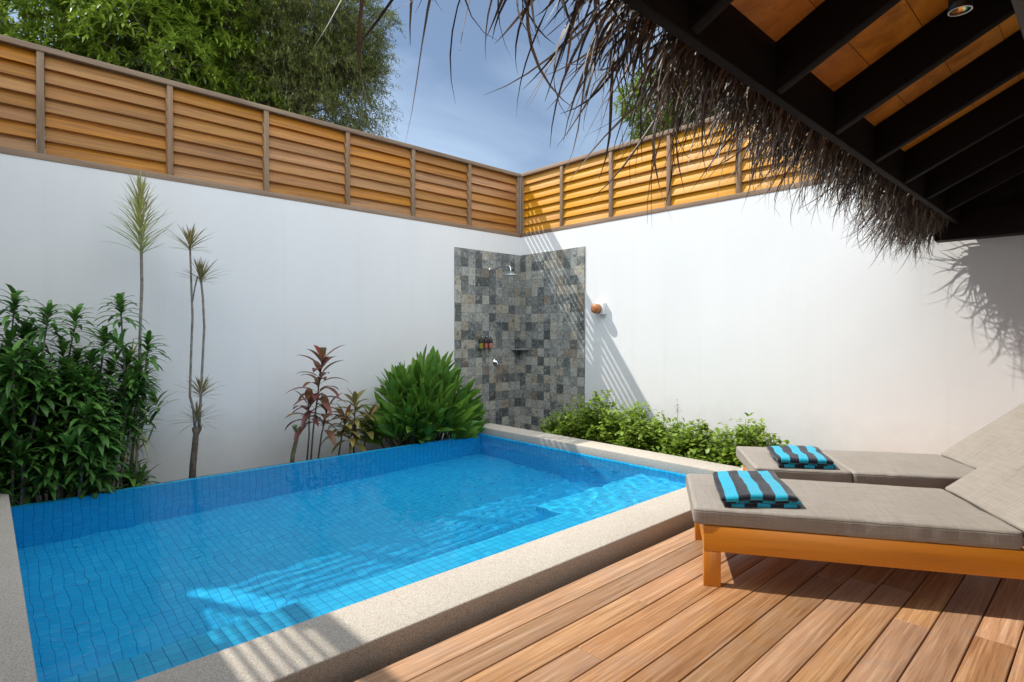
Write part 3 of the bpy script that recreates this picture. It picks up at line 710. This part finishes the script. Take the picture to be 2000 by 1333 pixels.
# fringe of dry palm leaf strands
THS = NM('dry_palm_strand'); v = THS.var(); uu_ = THS.uv()
cth = THS.ramp(v[0], [(0.0, (0.03, 0.021, 0.016)), (0.35, (0.10, 0.073, 0.055)), (0.65, (0.25, 0.205, 0.17)), (1.0, (0.55, 0.49, 0.43))])
THM = THS.set(cth, 0.5, Specular_IOR_Level=0.5)
def strands(n, ylo, yhi, lmin, lmax, wmin, wmax, seedn, out=(0.12, 0.42), xsp=0.25, curl=1.0, always=False):
    rg = np.random.default_rng(seedn); b = MB()
    for i in range(n):
        y_ = rg.uniform(ylo, yhi)
        # tufts: strands gather in bunches
        y_ += 0.05 * math.sin(y_ * 23 + seedn)
        keep = 1.0 if y_ > -4.7 else max(0.05, 1 - (-4.7 - y_) * 1.25)
        if y_ < -5.95: keep = 0.04
        if not always and rg.uniform() > keep: continue
        u0 = rg.uniform(-xsp, 0.02)
        p = Vector((XE + u0 - 0.03, y_, ZE + 0.10 + 0.5 * u0 + rg.uniform(-0.02, 0.10)))
        dxy = rg.uniform(*out)
        d_ = Vector((-1.0, rg.normal(0, 0.35), rg.uniform(-0.75, 0.05))).normalized()
        Lg = rg.uniform(lmin, lmax) * (0.65 + 0.55 * noise.noise(Vector((y_ * 3.1, seedn, 0))) + 0.25)
        segs = 8; Lg *= (0.55 if y_ < -6.05 else 1.0); st_ = Lg / segs; wd_ = rg.uniform(wmin, wmax)
        sway = Vector((rg.normal(0, 0.10), rg.normal(0, 0.20), 0)) * curl
        cl = rg.normal(0, 0.16) * curl; cly = rg.normal(0, 0.16) * curl
        side = Vector((rg.normal(), rg.normal(), rg.normal() * .5)).normalized()
        c = (float(np.clip(rg.beta(1.5, 2.2), 0, 1)), float(rg.uniform()), 0.5)
        base = len(b.v); grav = rg.uniform(0.18, 0.55)
        for k_ in range(segs + 1):
            t = k_ / segs
            sv = (side - d_ * side.dot(d_)).normalized()
            ww = wd_ * (0.75 + 0.4 * math.sin(t * 3.1)) * (1 - t ** 3 * 0.85) * 0.5
            nrm_ = sv.cross(d_)
            b.v.append(tuple(p - sv * ww + nrm_ * ww * .5)); b.v.append(tuple(p)); b.v.append(tuple(p + sv * ww + nrm_ * ww * .5))
            p = p + d_ * st_
            d_ = (d_ + Vector((0, 0, -grav)) * (1 - 0.6 * t) + sway * 0.4 + Vector((cl, cly, abs(cl) * 0.5)) * (t ** 1.5) * 1.3).normalized()
            side = (side + Vector(rg.normal(0, 0.22, 3))).normalized()
        for k_ in range(segs):
            for h_ in (0, 1):
                q0 = base + 3 * k_ + h_
                b.f.append((q0, q0 + 1, q0 + 4, q0 + 3)); b.uv.extend([(k_ / segs, 0)] * 4); b.c.extend([c] * 4)
    return b
fr = strands(4300, YR0, YR1 + 0.05, 0.16, 0.36, 0.005, 0.013, 1, xsp=0.12)
f2 = strands(1300, YR0, YR1 + 0.05, 0.30, 0.60, 0.004, 0.010, 2, xsp=0.14, curl=1.7)
f3 = strands(2600, YR0, YR1 + 0.05, 0.10, 0.24, 0.008, 0.02, 4, xsp=0.05)
f4 = strands(34, -5.95, -4.4, 0.45, 0.80, 0.008, 0.014, 9, xsp=0.14, curl=1.5, always=True)
f6 = strands(650, -1.6, YR1 + 0.04, 0.30, 0.70, 0.004, 0.010, 14, xsp=0.16, curl=2.2)
f5 = strands(60, -6.0, -4.8, 0.22, 0.45, 0.006, 0.012, 12, xsp=0.14, curl=3.0, always=True)
for f_ in (f2, f3, f4, f5, f6):
    o0 = len(fr.v); fr.v.extend(f_.v); fr.f.extend([tuple(i + o0 for i in ff) for ff in f_.f]); fr.uv.extend(f_.uv); fr.c.extend(f_.c)
tag(RP('thatch_fringe', fr, THM, smooth=True), kind='stuff')
# recessed downlight on the roof boarding
lq = on(1875, 20, 2, 2.66)
s = empty('ceiling_downlight', lq); tag(s, 'small round black downlight fixed between the dark rafters', 'downlight')
b = MB(); b.lathe([(0.036, 0.0), (0.040, -0.002), (0.040, 0.09), (0.0, 0.09)], None, 28); b.build('housing', m_plain('black_metal', (0.01, 0.01, 0.01), 0.4), s, smooth=True)
b = MB(); b.lathe([(0.0405, -0.003), (0.036, -0.004), (0.0335, 0.0), (0.036, 0.004)], None, 28); b.build('trim_ring', STEEL, s, smooth=True)
b = MB(); b.lathe([(0.0, 0.03), (0.02, 0.028), (0.034, 0.006)], None, 24); b.build('reflector', m_plain('warm_reflector', (0.9, 0.6, 0.25), 0.2, 1.0), s, smooth=True)

# ------------------------------------------------------------------ plants
G_DRAC = m_leaf('green_dracaena_leaf', [(0.0, (0.056, 0.136, 0.026)), (0.5, (0.111, 0.273, 0.048)), (0.9, (0.235, 0.459, 0.077)), (1.0, (0.36, 0.34, 0.04))], 0.38, 0.25)
G_MARG = m_leaf('striped_dracaena_leaf', [(0.0, (0.230, 0.281, 0.075)), (0.5, (0.544, 0.561, 0.194)), (1.0, (0.42, 0.40, 0.22))], 0.5, 0.3, tip=((0.25, 0.10, 0.06), 0.8))
G_MARR = m_leaf('red_edged_dracaena_leaf', [(0.0, (0.180, 0.165, 0.060)), (0.5, (0.330, 0.285, 0.108)), (1.0, (0.34, 0.22, 0.15))], 0.5, 0.3, rib=((0.26, 0.27, 0.10), 0.8))
G_CORR = m_leaf('red_cordyline_leaf', [(0.0, (0.136, 0.050, 0.040)), (0.45, (0.247, 0.079, 0.059)), (0.75, (0.272, 0.191, 0.068)), (1.0, (0.30, 0.05, 0.035))], 0.35, 0.35, rib=((0.22, 0.04, 0.06), 0.35))
G_CORY = m_leaf('yellow_cordyline_leaf', [(0.0, (0.150, 0.112, 0.030)), (0.4, (0.240, 0.225, 0.053)), (0.75, (0.495, 0.405, 0.090)), (1.0, (0.34, 0.12, 0.08))], 0.35, 0.35, rib=((0.35, 0.12, 0.10), 0.3))
G_CLUMP = m_leaf('broad_green_leaf', [(0.0, (0.056, 0.139, 0.020)), (0.5, (0.115, 0.263, 0.035)), (0.9, (0.229, 0.409, 0.051)), (1.0, (0.24, 0.38, 0.05))], 0.38, 0.3, rib=((0.12, 0.24, 0.05), 0.3))
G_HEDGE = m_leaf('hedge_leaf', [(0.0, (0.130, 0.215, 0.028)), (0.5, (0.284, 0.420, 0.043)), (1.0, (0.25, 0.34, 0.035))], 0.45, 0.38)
G_MANGO = m_leaf('mango_leaf', [(0.0, (0.095, 0.163, 0.022)), (0.5, (0.255, 0.361, 0.039)), (1.0, (0.22, 0.32, 0.03))], 0.35, 0.3)
G_FINE = m_leaf('feathery_leaf', [(0.0, (0.134, 0.170, 0.049)), (0.5, (0.267, 0.304, 0.085)), (1.0, (0.17, 0.18, 0.06))], 0.6, 0.3)
BARK_P = m_bark('pale_stem_bark', (0.13, 0.105, 0.08), (0.32, 0.29, 0.25), 30)
BARK_D = m_bark('dark_stem_bark', (0.05, 0.036, 0.026), (0.17, 0.13, 0.10), 24)
BARK_G = m_bark('brown_green_stem', (0.07, 0.06, 0.03), (0.18, 0.15, 0.08), 24)
BARK_T = m_bark('tree_bark', (0.07, 0.055, 0.042), (0.20, 0.17, 0.14), 6)
V = Vector
def rosette(mb, rg, p, ax, n, l0, l1, wd_, spread=(0.3, 1.3), droop=0.8, h=0.06, cr_=(0, 0.85), fold=0.25, segs=4):
    ax = V(ax).normalized(); a0 = rg.uniform(0, 6.28)
    e1 = ax.cross(V((0, 1, 0.1))).normalized(); e2 = ax.cross(e1)
    for i in range(n):
        t = i / max(1, n - 1)                       # 0 = lowest leaf
        a = a0 + i * 2.4 + rg.normal(0, 0.2)
        s_ = spread[1] + (spread[0] - spread[1]) * t + rg.normal(0, 0.08)
        dr = ax * math.cos(s_) + (e1 * math.cos(a) + e2 * math.sin(a)) * math.sin(s_)
        b0 = p + ax * (h * (t - 1))
        ln = rg.uniform(l0, l1) * (0.75 + 0.35 * math.sin(math.pi * min(1, t + 0.2)))
        c = (float(np.clip(rg.uniform(*cr_) + 0.15 * (t - 0.5), 0, 1)), float(rg.uniform()), float(rg.uniform()))
        mb.leaf(b0, dr, ln, wd_ * rg.uniform(0.8, 1.2), droop * rg.uniform(0.7, 1.3), segs, c, fold)
def wallclamp(mb, xmin=0.03):
    for i, v_ in enumerate(mb.v):
        if v_[0] < xmin: mb.v[i] = (xmin + (xmin - v_[0]) * 0.08, v_[1], v_[2])
def plantroot(name, loc, label, cat, group=None):
    return tag(empty(name, loc), label, cat, group)
def put(mb, name, m, root, smooth=True):
    o = mb.build(name, m, None, smooth=smooth); o.parent = root; o.matrix_parent_inverse = Matrix.Translation(-V(root.location)); return o

# green dracaena bush at the left
rg = np.random.default_rng(11)
root = plantroot('dracaena_bush', (0.6, -6.35, GZ), 'dense dark green dracaena bush of many leafy canes at the left wall', 'shrub')
lf = MB(); stm = MB()
tops = [(30, 585), (95, 610), (150, 615), (235, 590), (60, 640), (205, 660), (290, 668), (125, 680), (20, 700), (180, 700), (250, 700), (75, 720), (-25, 660), (-60, 600), (-80, 720)]
tops = [(px, py, 0.62) for px, py in tops]
for i in range(75): tops.append((rg.uniform(-110, 270), rg.uniform(680, 930), rg.uniform(0.45, 1.0)))
for px, py, xx in tops:
    xx = xx + rg.uniform(-0.15, 0.15); tp = on(px, py, 0, xx)
    bs = V((np.clip(xx + rg.normal(0, 0.08), 0.35, 0.9), np.clip(-6.35 + (tp.y + 6.3) * 0.75 + rg.normal(0, 0.06), -7.3, -5.72), GZ))
    mid = bs.lerp(tp, 0.5) + V((rg.normal(0, .03), rg.normal(0, .04), 0))
    pts = [bs, bs.lerp(mid, .5) + V((rg.normal(0, .01), rg.normal(0, .015), 0)), mid, mid.lerp(tp, .5), tp]
    stm.tube(pts, [0.014, 0.012, 0.011, 0.009, 0.006], 6, (float(rg.uniform()), .5, .5))
    Lz = tp.z - GZ
    rosette(lf, rg, tp, (tp - mid) + V((0, 0, .2)), 34, 0.18, 0.27, 0.042, (0.45, 1.6), 1.5, 0.20, (0.05, 0.75))
    for q_ in range(int(rg.integers(2, 5))):
        f_ = rg.uniform(0.55, 0.88); pp = mid.lerp(tp, (f_ - .5) * 2) + V((rg.normal(0, .05), rg.normal(0, .06), 0))
        rosette(lf, rg, pp, V((rg.normal(0, .4), rg.normal(0, .4), 1)), 20, 0.16, 0.24, 0.038, (0.3, 1.6), 1.1, 0.12, (0.0, 0.6))
for q_ in range(8):
    pp = on(rg.uniform(20, 230), rg.uniform(740, 940), 0, rg.uniform(.8, .95)); rosette(lf, rg, pp, (0.3, 0, 1), 6, 0.16, 0.22, 0.036, (0.3, 1.5), 1.2, 0.05, (0.93, 1.0))
wallclamp(lf); put(lf, 'foliage', G_DRAC, root); put(stm, 'cane', BARK_P, root)

# thin dracaena with a tall feathery spire
def path(pp, x0=0.5): return [on(a, b_, 0, c if c else x0) for a, b_, c in pp]
rg = np.random.default_rng(21)
b0 = path([(252, 945, .62)])[0]
root = plantroot('spire_dracaena', (b0.x, b0.y, GZ), 'tall thin dracaena topped by a long pale feathery spire beside the dense bush', 'plant')
st_ = MB()
P1 = path([(250, 948, .62), (262, 850, .6), (272, 740, .56), (274, 640, .54), (277, 560, .52), (276, 500, .5), (274, 430, .5), (273, 380, .5)])
P1[0].z = GZ
st_.tube(P1, [0.02, 0.017, 0.014, 0.013, 0.014, 0.013, 0.011, 0.007], 8)
for pp, r_ in (([(218, 952, .6), (228, 880, .6), (252, 820, .6), (258, 770, .58)], .024), ([(262, 945, .68), (268, 880, .68), (290, 860, .66), (302, 830, .66)], .014), ([(246, 948, .55), (240, 900, .5), (236, 878, .5)], .013)):
    q_ = path(pp); q_[0].z = GZ; st_.tube(q_, [r_, r_ * .85, r_ * .7, r_ * .5][:len(q_)], 8)
put(st_, 'cane', BARK_P, root)
lf = MB()
top = P1[-1]; low = P1[5]
for i in range(150):
    t = i / 149; pp = low.lerp(top, t) if t < 1 else top
    a = i * 2.4; s_ = (0.95 - 0.75 * t) + rg.normal(0, 0.1)
    dr = V((math.cos(a) * math.sin(s_), math.sin(a) * math.sin(s_), math.cos(s_)))
    lf.leaf(pp, dr, rg.uniform(0.20, 0.42) * (1.1 - 0.35 * t), 0.015, rg.uniform(.1, .9), 5, (float(rg.uniform(0.2, 1)), float(rg.uniform()), .5), 0.3)
wallclamp(lf); put(lf, 'leaf_spire', G_MARG, root)
lf = MB()
for (px, py, n, l_) in ((258, 765, 60, .36), (262, 820, 26, .30), (256, 700, 24, .30)):
    rosette(lf, rg, on(px, py, 0, .6), (0.1, 0.25, 1), n, l_ * .7, l_, 0.017, (0.15, 1.5), 0.6, 0.14, (0.1, 0.9))
for i in range(26):
    pp = on(rg.uniform(240, 285), rg.uniform(830, 860), 0, .62); lf.leaf(pp, (rg.normal(0, .5), rg.normal(0, .5), -0.7), rg.uniform(.15, .3), .014, 1.2, 4, (float(rg.uniform(.5, 1)), 1.0, .5))
wallclamp(lf); put(lf, 'lower_foliage', G_MARG, root)

# second thin dracaena, two stems
rg = np.random.default_rng(23)
root = plantroot('twin_stem_dracaena', (0.62, -5.24, GZ), 'slender dracaena with two tall bare stems ending in spiky rosettes against the shaded wall', 'plant')
st_ = MB()
T_ = path([(374, 960, .62), (377, 910, .62), (381, 870, .61), (384, 838, .60)]); T_[0].z = GZ
st_.tube(T_, [0.036, 0.031, 0.029, 0.026], 10); st_.tube(path([(383, 850, .6), (379, 842, .6), (377, 836, .6)]), [.022, .018, .012], 8)
st_.tube(path([(384, 850, .6), (391, 838, .6), (392, 832, .6)]), [.022, .018, .012], 8); put(st_, 'trunk', BARK_D, root)
for pp in ([(382, 845, .60), (378, 800, .58), (371, 775, .56), (373, 700, .55), (376, 620, .54), (373, 540, .53), (371, 482, .52)],
           [(388, 845, .60), (391, 800, .60), (394, 740, .58), (399, 640, .57), (396, 580, .56), (392, 545, .56)]):
    st_ = MB(); st_.tube(path(pp), [0.016, 0.013, 0.012, 0.0115, 0.011, 0.010, 0.009][:len(pp)], 8); put(st_, 'stem', BARK_P, root)
st_ = MB(); st_.tube(path([(376, 590, .54), (381, 560, .53), (386, 540, .53)]), .007, 6); put(st_, 'twig', BARK_P, root)
for (px, py, n, l_, sp_) in ((371, 478, 52, .33, (0.1, 1.35)), (393, 540, 56, .32, (0.1, 1.35)), (393, 765, 44, .30, (0.15, 1.45)), (385, 815, 44, .30, (0.3, 1.7))):
    lf = MB(); rosette(lf, rg, on(px, py, 0, .57), (0.05, 0.05, 1), n, l_ * .6, l_, 0.014, sp_, 0.45, 0.07, (0.1, 0.95)); wallclamp(lf); put(lf, 'leaf_rosette', G_MARR, root)

# stump
root = plantroot('cut_stump', (0.72, -4.25, GZ), 'short leaning sawn-off plant stump at the pool edge', 'stump')
b = MB(); q_ = path([(566, 915, .75), (572, 890, .75), (580, 855, .75), (582, 838, .75)]); q_[0].z = GZ
b.tube(q_, [.026, .024, .022, .025], 10); b.tube(path([(581, 848, .75), (574, 836, .76), (572, 832, .76)]), [.014, .012, .010], 8); put(b, 'stem', BARK_G, root)
b = MB(); rosette(b, np.random.default_rng(4), on(578, 836, 0, .76), (0, 0, 1), 7, .03, .06, .02, (0.2, 1.0), .5, .01, (0.5, .9)); put(b, 'sprout', G_CLUMP, root)

# cordylines
lp_ = lambda t: (math.sin(math.pi * min(1, max(0, (t - 0.12) / 0.88)) ** 0.8) ** 0.8 if t > 0.12 else 0.12) + 0.06
def cordyline(seed, stems, mat, label, bark, name, lw=.075, l_=.36):
    rg = np.random.default_rng(seed)
    root = plantroot(name, (0.68, on(stems[0][0][0], 880, 0, .68).y, GZ), label, 'plant'); st_ = MB(); lf = MB()
    for stt in stems:
        q_ = path([(a, b_, .68) for a, b_ in stt[:-1]]); q_[0].z = GZ; n, hh = stt[-1]
        st_.tube(q_, [.012] + [.009] * (len(q_) - 2) + [.006], 7)
        p1, p0 = q_[-1], q_[-2]
        ax = (p1 - p0).normalized(); a0 = rg.uniform(0, 6)
        for i in range(n):
            t = i / (n - 1); pp = p1 - ax * hh * (1 - t)
            a = a0 + i * 2.4; s_ = 1.3 - 0.85 * t + rg.normal(0, .15)
            dr = V((math.cos(a) * math.sin(s_), math.sin(a) * math.sin(s_), math.cos(s_)))
            lf.leaf(pp, dr, rg.uniform(.75, 1.15) * l_ * (1.1 - .3 * t), lw * rg.uniform(.8, 1.2), rg.uniform(1.3, 2.1) * (1 - .45 * t), 7, (float(np.clip(rg.uniform(0, .85) + .25 * (t > .85), 0, 1)), float(rg.uniform()), .5), .3, lp_)
    wallclamp(lf); put(lf, 'foliage', mat, root); put(st_, 'stem', bark, root)
cordyline(31, [[(604, 900), (612, 840), (622, 760), (630, 700), (30, .62)], [(616, 900), (628, 850), (640, 800), (13, .25)], [(596, 900), (604, 850), (603, 790), (13, .25)]],
          G_CORR, 'dark red leaved cordyline with a tall top leaf against the shaded wall', BARK_D, 'red_cordyline')
cordyline(33, [[(690, 885), (692, 840), (694, 785), (20, .32)], [(655, 890), (668, 850), (676, 820), (16, .2)], [(705, 885), (715, 850), (722, 815), (20, .25)], [(684, 885), (684, 860), (680, 848), (14, .12)]],
          G_CORY, 'yellow and bronze leaved cordyline between the red one and the big green clump', BARK_D, 'yellow_cordyline', .072, .30)

# broad leaved clump
rg = np.random.default_rng(41)
root = plantroot('broad_leaf_clump', (0.62, -2.45, GZ), 'large dome of upright broad green leaves beside the tiled shower panel', 'plant')
lf = MB(); st_ = MB(); extra = 34
bp = lambda t: math.sin(math.pi * min(1, t * 0.96 + 0.03)) ** 0.75
for i in range(105 + extra):
    a = rg.uniform(0, 6.283) if i < 105 else rg.uniform(-1.2, 1.2); r_ = math.sqrt(rg.uniform(0, 1)) * 0.97
    ox, oy = math.cos(a) * r_, math.sin(a) * r_
    hz = 1.12 * (1 - r_ ** 2.6 * 0.82) * rg.uniform(.86, 1.06)
    if i >= 105: r_ = .8; ox, oy = math.cos(a) * .75, math.sin(a) * .85; hz = rg.uniform(.34, .62)
    tp = V((0.66 + ox * 0.50, -2.42 + oy * 0.76, GZ + hz + 0.05))
    bs = V((0.64 + ox * 0.2, -2.42 + oy * 0.36, GZ))
    if tp.x < 0.12: tp.x = 0.12
    st_.tube([bs, bs.lerp(tp, .55) + V((ox * .03, oy * .05, 0)), tp], [.010, .009, .006], 5)
    ax = (tp - bs).normalized() + V((ox * .25 + .1, oy * .42, .45)); ax.normalize()
    e1 = ax.cross(V((0, 0, 1))) if abs(ax.z) < .98 else V((1, 0, 0)); e1.normalize(); fa = rg.uniform(0, 3.14)
    e1 = (Matrix.Rotation(fa, 3, ax) @ e1)
    n = 6
    for j_ in range(n):
        t = j_ / (n - 1); sg = 1 if j_ % 2 else -1; s_ = (0.75 - 0.62 * t) * sg + rg.normal(0, .06)
        dr = ax * math.cos(s_) + e1 * math.sin(s_)
        pp = tp - ax * (0.16 * (1 - t)); side = e1.cross(ax)
        lf.leaf(pp, dr, rg.uniform(.26, .40), rg.uniform(.078, .115), rg.uniform(.1, .7), 6, (float(np.clip(rg.beta(2, 2.2) + .12 * t, 0, 1)), float(rg.uniform()), .5), .35, bp, side=side + V((rg.normal(0, .3), rg.normal(0, .3), 0)))
wallclamp(lf); put(lf, 'foliage', G_CLUMP, root); put(st_, 'stem', BARK_G, root)

# hedge bushes along the sunlit wall
hb = [(1.98, .34, .64, 'darker leafy hedge bush nearest the tiled panel, half in shade'), (2.48, .42, .90, 'tallest bright green hedge bush at the edge of the slatted shadow'),
      (3.00, .42, .80, 'light green hedge bush left of the small flower stalk'), (3.55, .42, .66, 'low hedge bush in the middle, just right of the flower stalk'),
      (4.02, .40, .66, 'low sprawling hedge bush left of the farther lounger'), (4.45, .34, .72, 'hedge bush touching the foot of the farther lounger')]
for i, (cx, rx, h_, lab) in enumerate(hb):
    rg = np.random.default_rng(50 + i)
    root = plantroot('hedge_bush', (cx, -0.95, GZ), lab, 'bush', 'leafy bushes between the pool kerb and the sunlit wall')
    lf = MB(); st_ = MB(); H_ = h_ + .06
    for j_ in range(130):
        a = rg.uniform(0, 6.283); r_ = math.sqrt(rg.uniform(0, 1)); ox, oy = math.cos(a) * r_, math.sin(a) * r_
        tp = V((cx + ox * rx * 1.1, -0.98 + oy * .42, GZ + H_ * (1 - .42 * r_ ** 2) * rg.uniform(.55, 1.08)))
        bs = V((cx + ox * rx * .4, -0.98 + oy * .16, GZ)); mid = bs.lerp(tp, .5) + V((rg.normal(0, .03), rg.normal(0, .03), .02))
        st_.tube([bs, mid, tp], [.006, .004, .002], 4)
        for q_ in range(46):
            t = rg.uniform(.25, 1.04); pp = (bs.lerp(mid, t * 2) if t < .5 else mid.lerp(tp, t * 2 - 1)) + V(rg.normal(0, .035, 3))
            dr = V((rg.normal(), rg.normal(), rg.uniform(-.1, 1.1)))
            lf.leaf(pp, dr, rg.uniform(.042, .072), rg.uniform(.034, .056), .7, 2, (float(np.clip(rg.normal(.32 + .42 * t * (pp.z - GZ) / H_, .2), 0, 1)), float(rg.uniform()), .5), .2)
    lf.v = [(v_[0], min(v_[1], -0.02), v_[2]) for v_ in lf.v]
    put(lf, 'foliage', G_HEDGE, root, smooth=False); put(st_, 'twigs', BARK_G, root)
# flower stalk
root = plantroot('flower_stalk', (3.40, -0.62, GZ), 'thin stalk with tiny mauve blossoms rising above the hedge', 'flower')
b = MB(); b.tube([(3.40, -.62, GZ), (3.395, -.62, 0.2), (3.40, -.61, .50)], [.004, .003, .002], 5); put(b, 'stalk', BARK_G, root)
b = MB(); rg = np.random.default_rng(5)
for i in range(26): b.leaf(V((3.40 + rg.normal(0, .018), -.61 + rg.normal(0, .018), .46 + rg.normal(0, .045))), rg.normal(0, 1, 3), .022, .018, .3, 2, (.5, .5, .5))
put(b, 'blossom', m_plain('mauve_petal', (0.42, 0.25, 0.36), 0.6), root)

# ------------------------------------------------------------------ trees beyond the walls
def tree(name, seed, base, crown_c, blobs, label, leafmat, kind):
    rg = np.random.default_rng(seed)
    root = plantroot(name, (base[0], base[1], GZ), label, 'tree', None)
    tr = MB(); cc = V(crown_c); b0 = V((base[0], base[1], GZ))
    m1 = b0.lerp(cc, .45) + V((.3, .1, 0)); lowc = cc - V((0, 0, 1.2))
    tr.tube([b0, m1, lowc], [.28, .22, .14], 10)
    lf = MB()
    for (ox, oy, oz, r_, n) in blobs:
        bc = cc + V((ox, oy, oz))
        mm = lowc.lerp(bc, .5) + V((rg.normal(0, .2), rg.normal(0, .2), -.2)); tr.tube([lowc - V((0, 0, rg.uniform(0, .8))), mm, bc], [.11, .07, .03], 7)
        for q_ in range(9):
            dd = V(rg.normal(0, 1, 3)).normalized(); e_ = bc + dd * r_ * .85; tr.tube([mm.lerp(bc, rg.uniform(.3, 1)), bc.lerp(e_, .5) + V(rg.normal(0, .1, 3)), e_], [.03, .018, .008], 5)
        for i in range(n):
            dd = V(rg.normal(0, 1, 3)).normalized()
            nz_ = noise.noise(dd * 2.3 + V((seed, ox, oz))) * .55 + noise.noise(dd * 5.5 + V((seed, ox, oz))) * .25
            rr = r_ * (1 + nz_) * rg.uniform(.55, 1.0) ** .35
            pp = bc + V((dd.x, dd.y, dd.z * .85)) * rr
            if pp.z < 2.0: continue
            if kind == 'broad':
                cbase = float(np.clip(rg.normal(.45, .22), 0, 1))
                nl = 7; ax = (dd + V((0, 0, .5)) + V(rg.normal(0, .3, 3))).normalized()
                e1 = ax.cross(V((.1, .2, 1))).normalized(); e2 = ax.cross(e1)
                for j_ in range(nl):
                    a = j_ * 6.283 / nl + rg.normal(0, .2); s_ = rg.uniform(.6, 1.35)
                    dr = ax * math.cos(s_) + (e1 * math.cos(a) + e2 * math.sin(a)) * math.sin(s_)
                    lf.leaf(pp, dr, rg.uniform(.20, .33), rg.uniform(.05, .075), rg.uniform(.8, 1.6), 2, (float(np.clip(cbase + rg.normal(0, .1), 0, 1)), .5, .5), .25)
            else:
                ax = (dd + V(rg.normal(0, .5, 3)) + V((0, 0, -.1))).normalized()
                cbase = float(rg.uniform(0, 1)); Lt = rg.uniform(.25, .5)
                e_ = pp + ax * Lt
                for j_ in range(13):
                    t = j_ / 12; q2 = pp + ax * (Lt * t) + V((0, 0, -.12 * t * t))
                    dr = (ax * .5 + V(rg.normal(0, .8, 3))).normalized(); lf.leaf(q2, dr, rg.uniform(.07, .13), .024, .3, 1, (cbase, .5, .5), 0, prof=lambda t_: 1 - t_ * .6)
                if i % 4 == 0: tr.tube([pp - ax * .35, e_], [.006, .002], 3)
    put(lf, 'crown', leafmat, root, smooth=False); put(tr, 'trunk', BARK_T, root)
def at(px, py, t): d_ = ray(px, py); return CAM + d_ * t
c1 = at(262, 15, 15)
tree('mango_tree', 61, (c1.x, c1.y), c1, [(0, 0.2, 0, 2.0, 1200), (-.3, -1.5, -1.0, 1.5, 750), (.6, 2.0, -.7, 1.7, 900), (1.2, .3, -1.9, 1.7, 900), (.5, 2.6, -2.3, 1.4, 650), (0, -1.7, -2.6, 1.3, 500), (-.5, .4, 2.0, 2.0, 700), (.3, 1.2, .8, 1.7, 600)],
     'big leafy green tree rising behind the left fence', G_MANGO, 'broad')
c2 = at(588, 85, 17)
tree('feathery_tree', 63, (c2.x, c2.y), c2, [(0, 0, 0, 1.8, 1900), (.2, 1.0, .7, 1.5, 1300), (.3, .9, -1.2, 1.5, 1300), (-.4, -1.1, .2, 1.6, 1200), (0, -.2, 1.8, 1.8, 1200), (.2, .1, -2.2, 1.5, 900), (.3, 1.3, -.2, 1.1, 700), (.2, -.8, -1.8, 1.4, 700)],
     'wispy olive feathery-leaved tree right of the big green tree', G_FINE, 'fine')
c3 = at(-60, 60, 22)
tree('distant_tree', 65, (c3.x, c3.y), c3, [(0, 0, 0, 1.5, 600), (.2, .8, -1.2, 1.3, 500)], 'dark green treetop at the far left edge behind the fence', G_MANGO, 'broad')
c4 = at(1400, 190, 17)
tree('shaded_tree', 67, (c4.x, c4.y), c4, [(0, 0, 0, 1.7, 800), (-1.2, -.9, -.3, 1.3, 500), (1.4, .8, .2, 1.5, 500)], 'green tree behind the sunlit fence, seen through the hanging thatch', G_MANGO, 'broad')
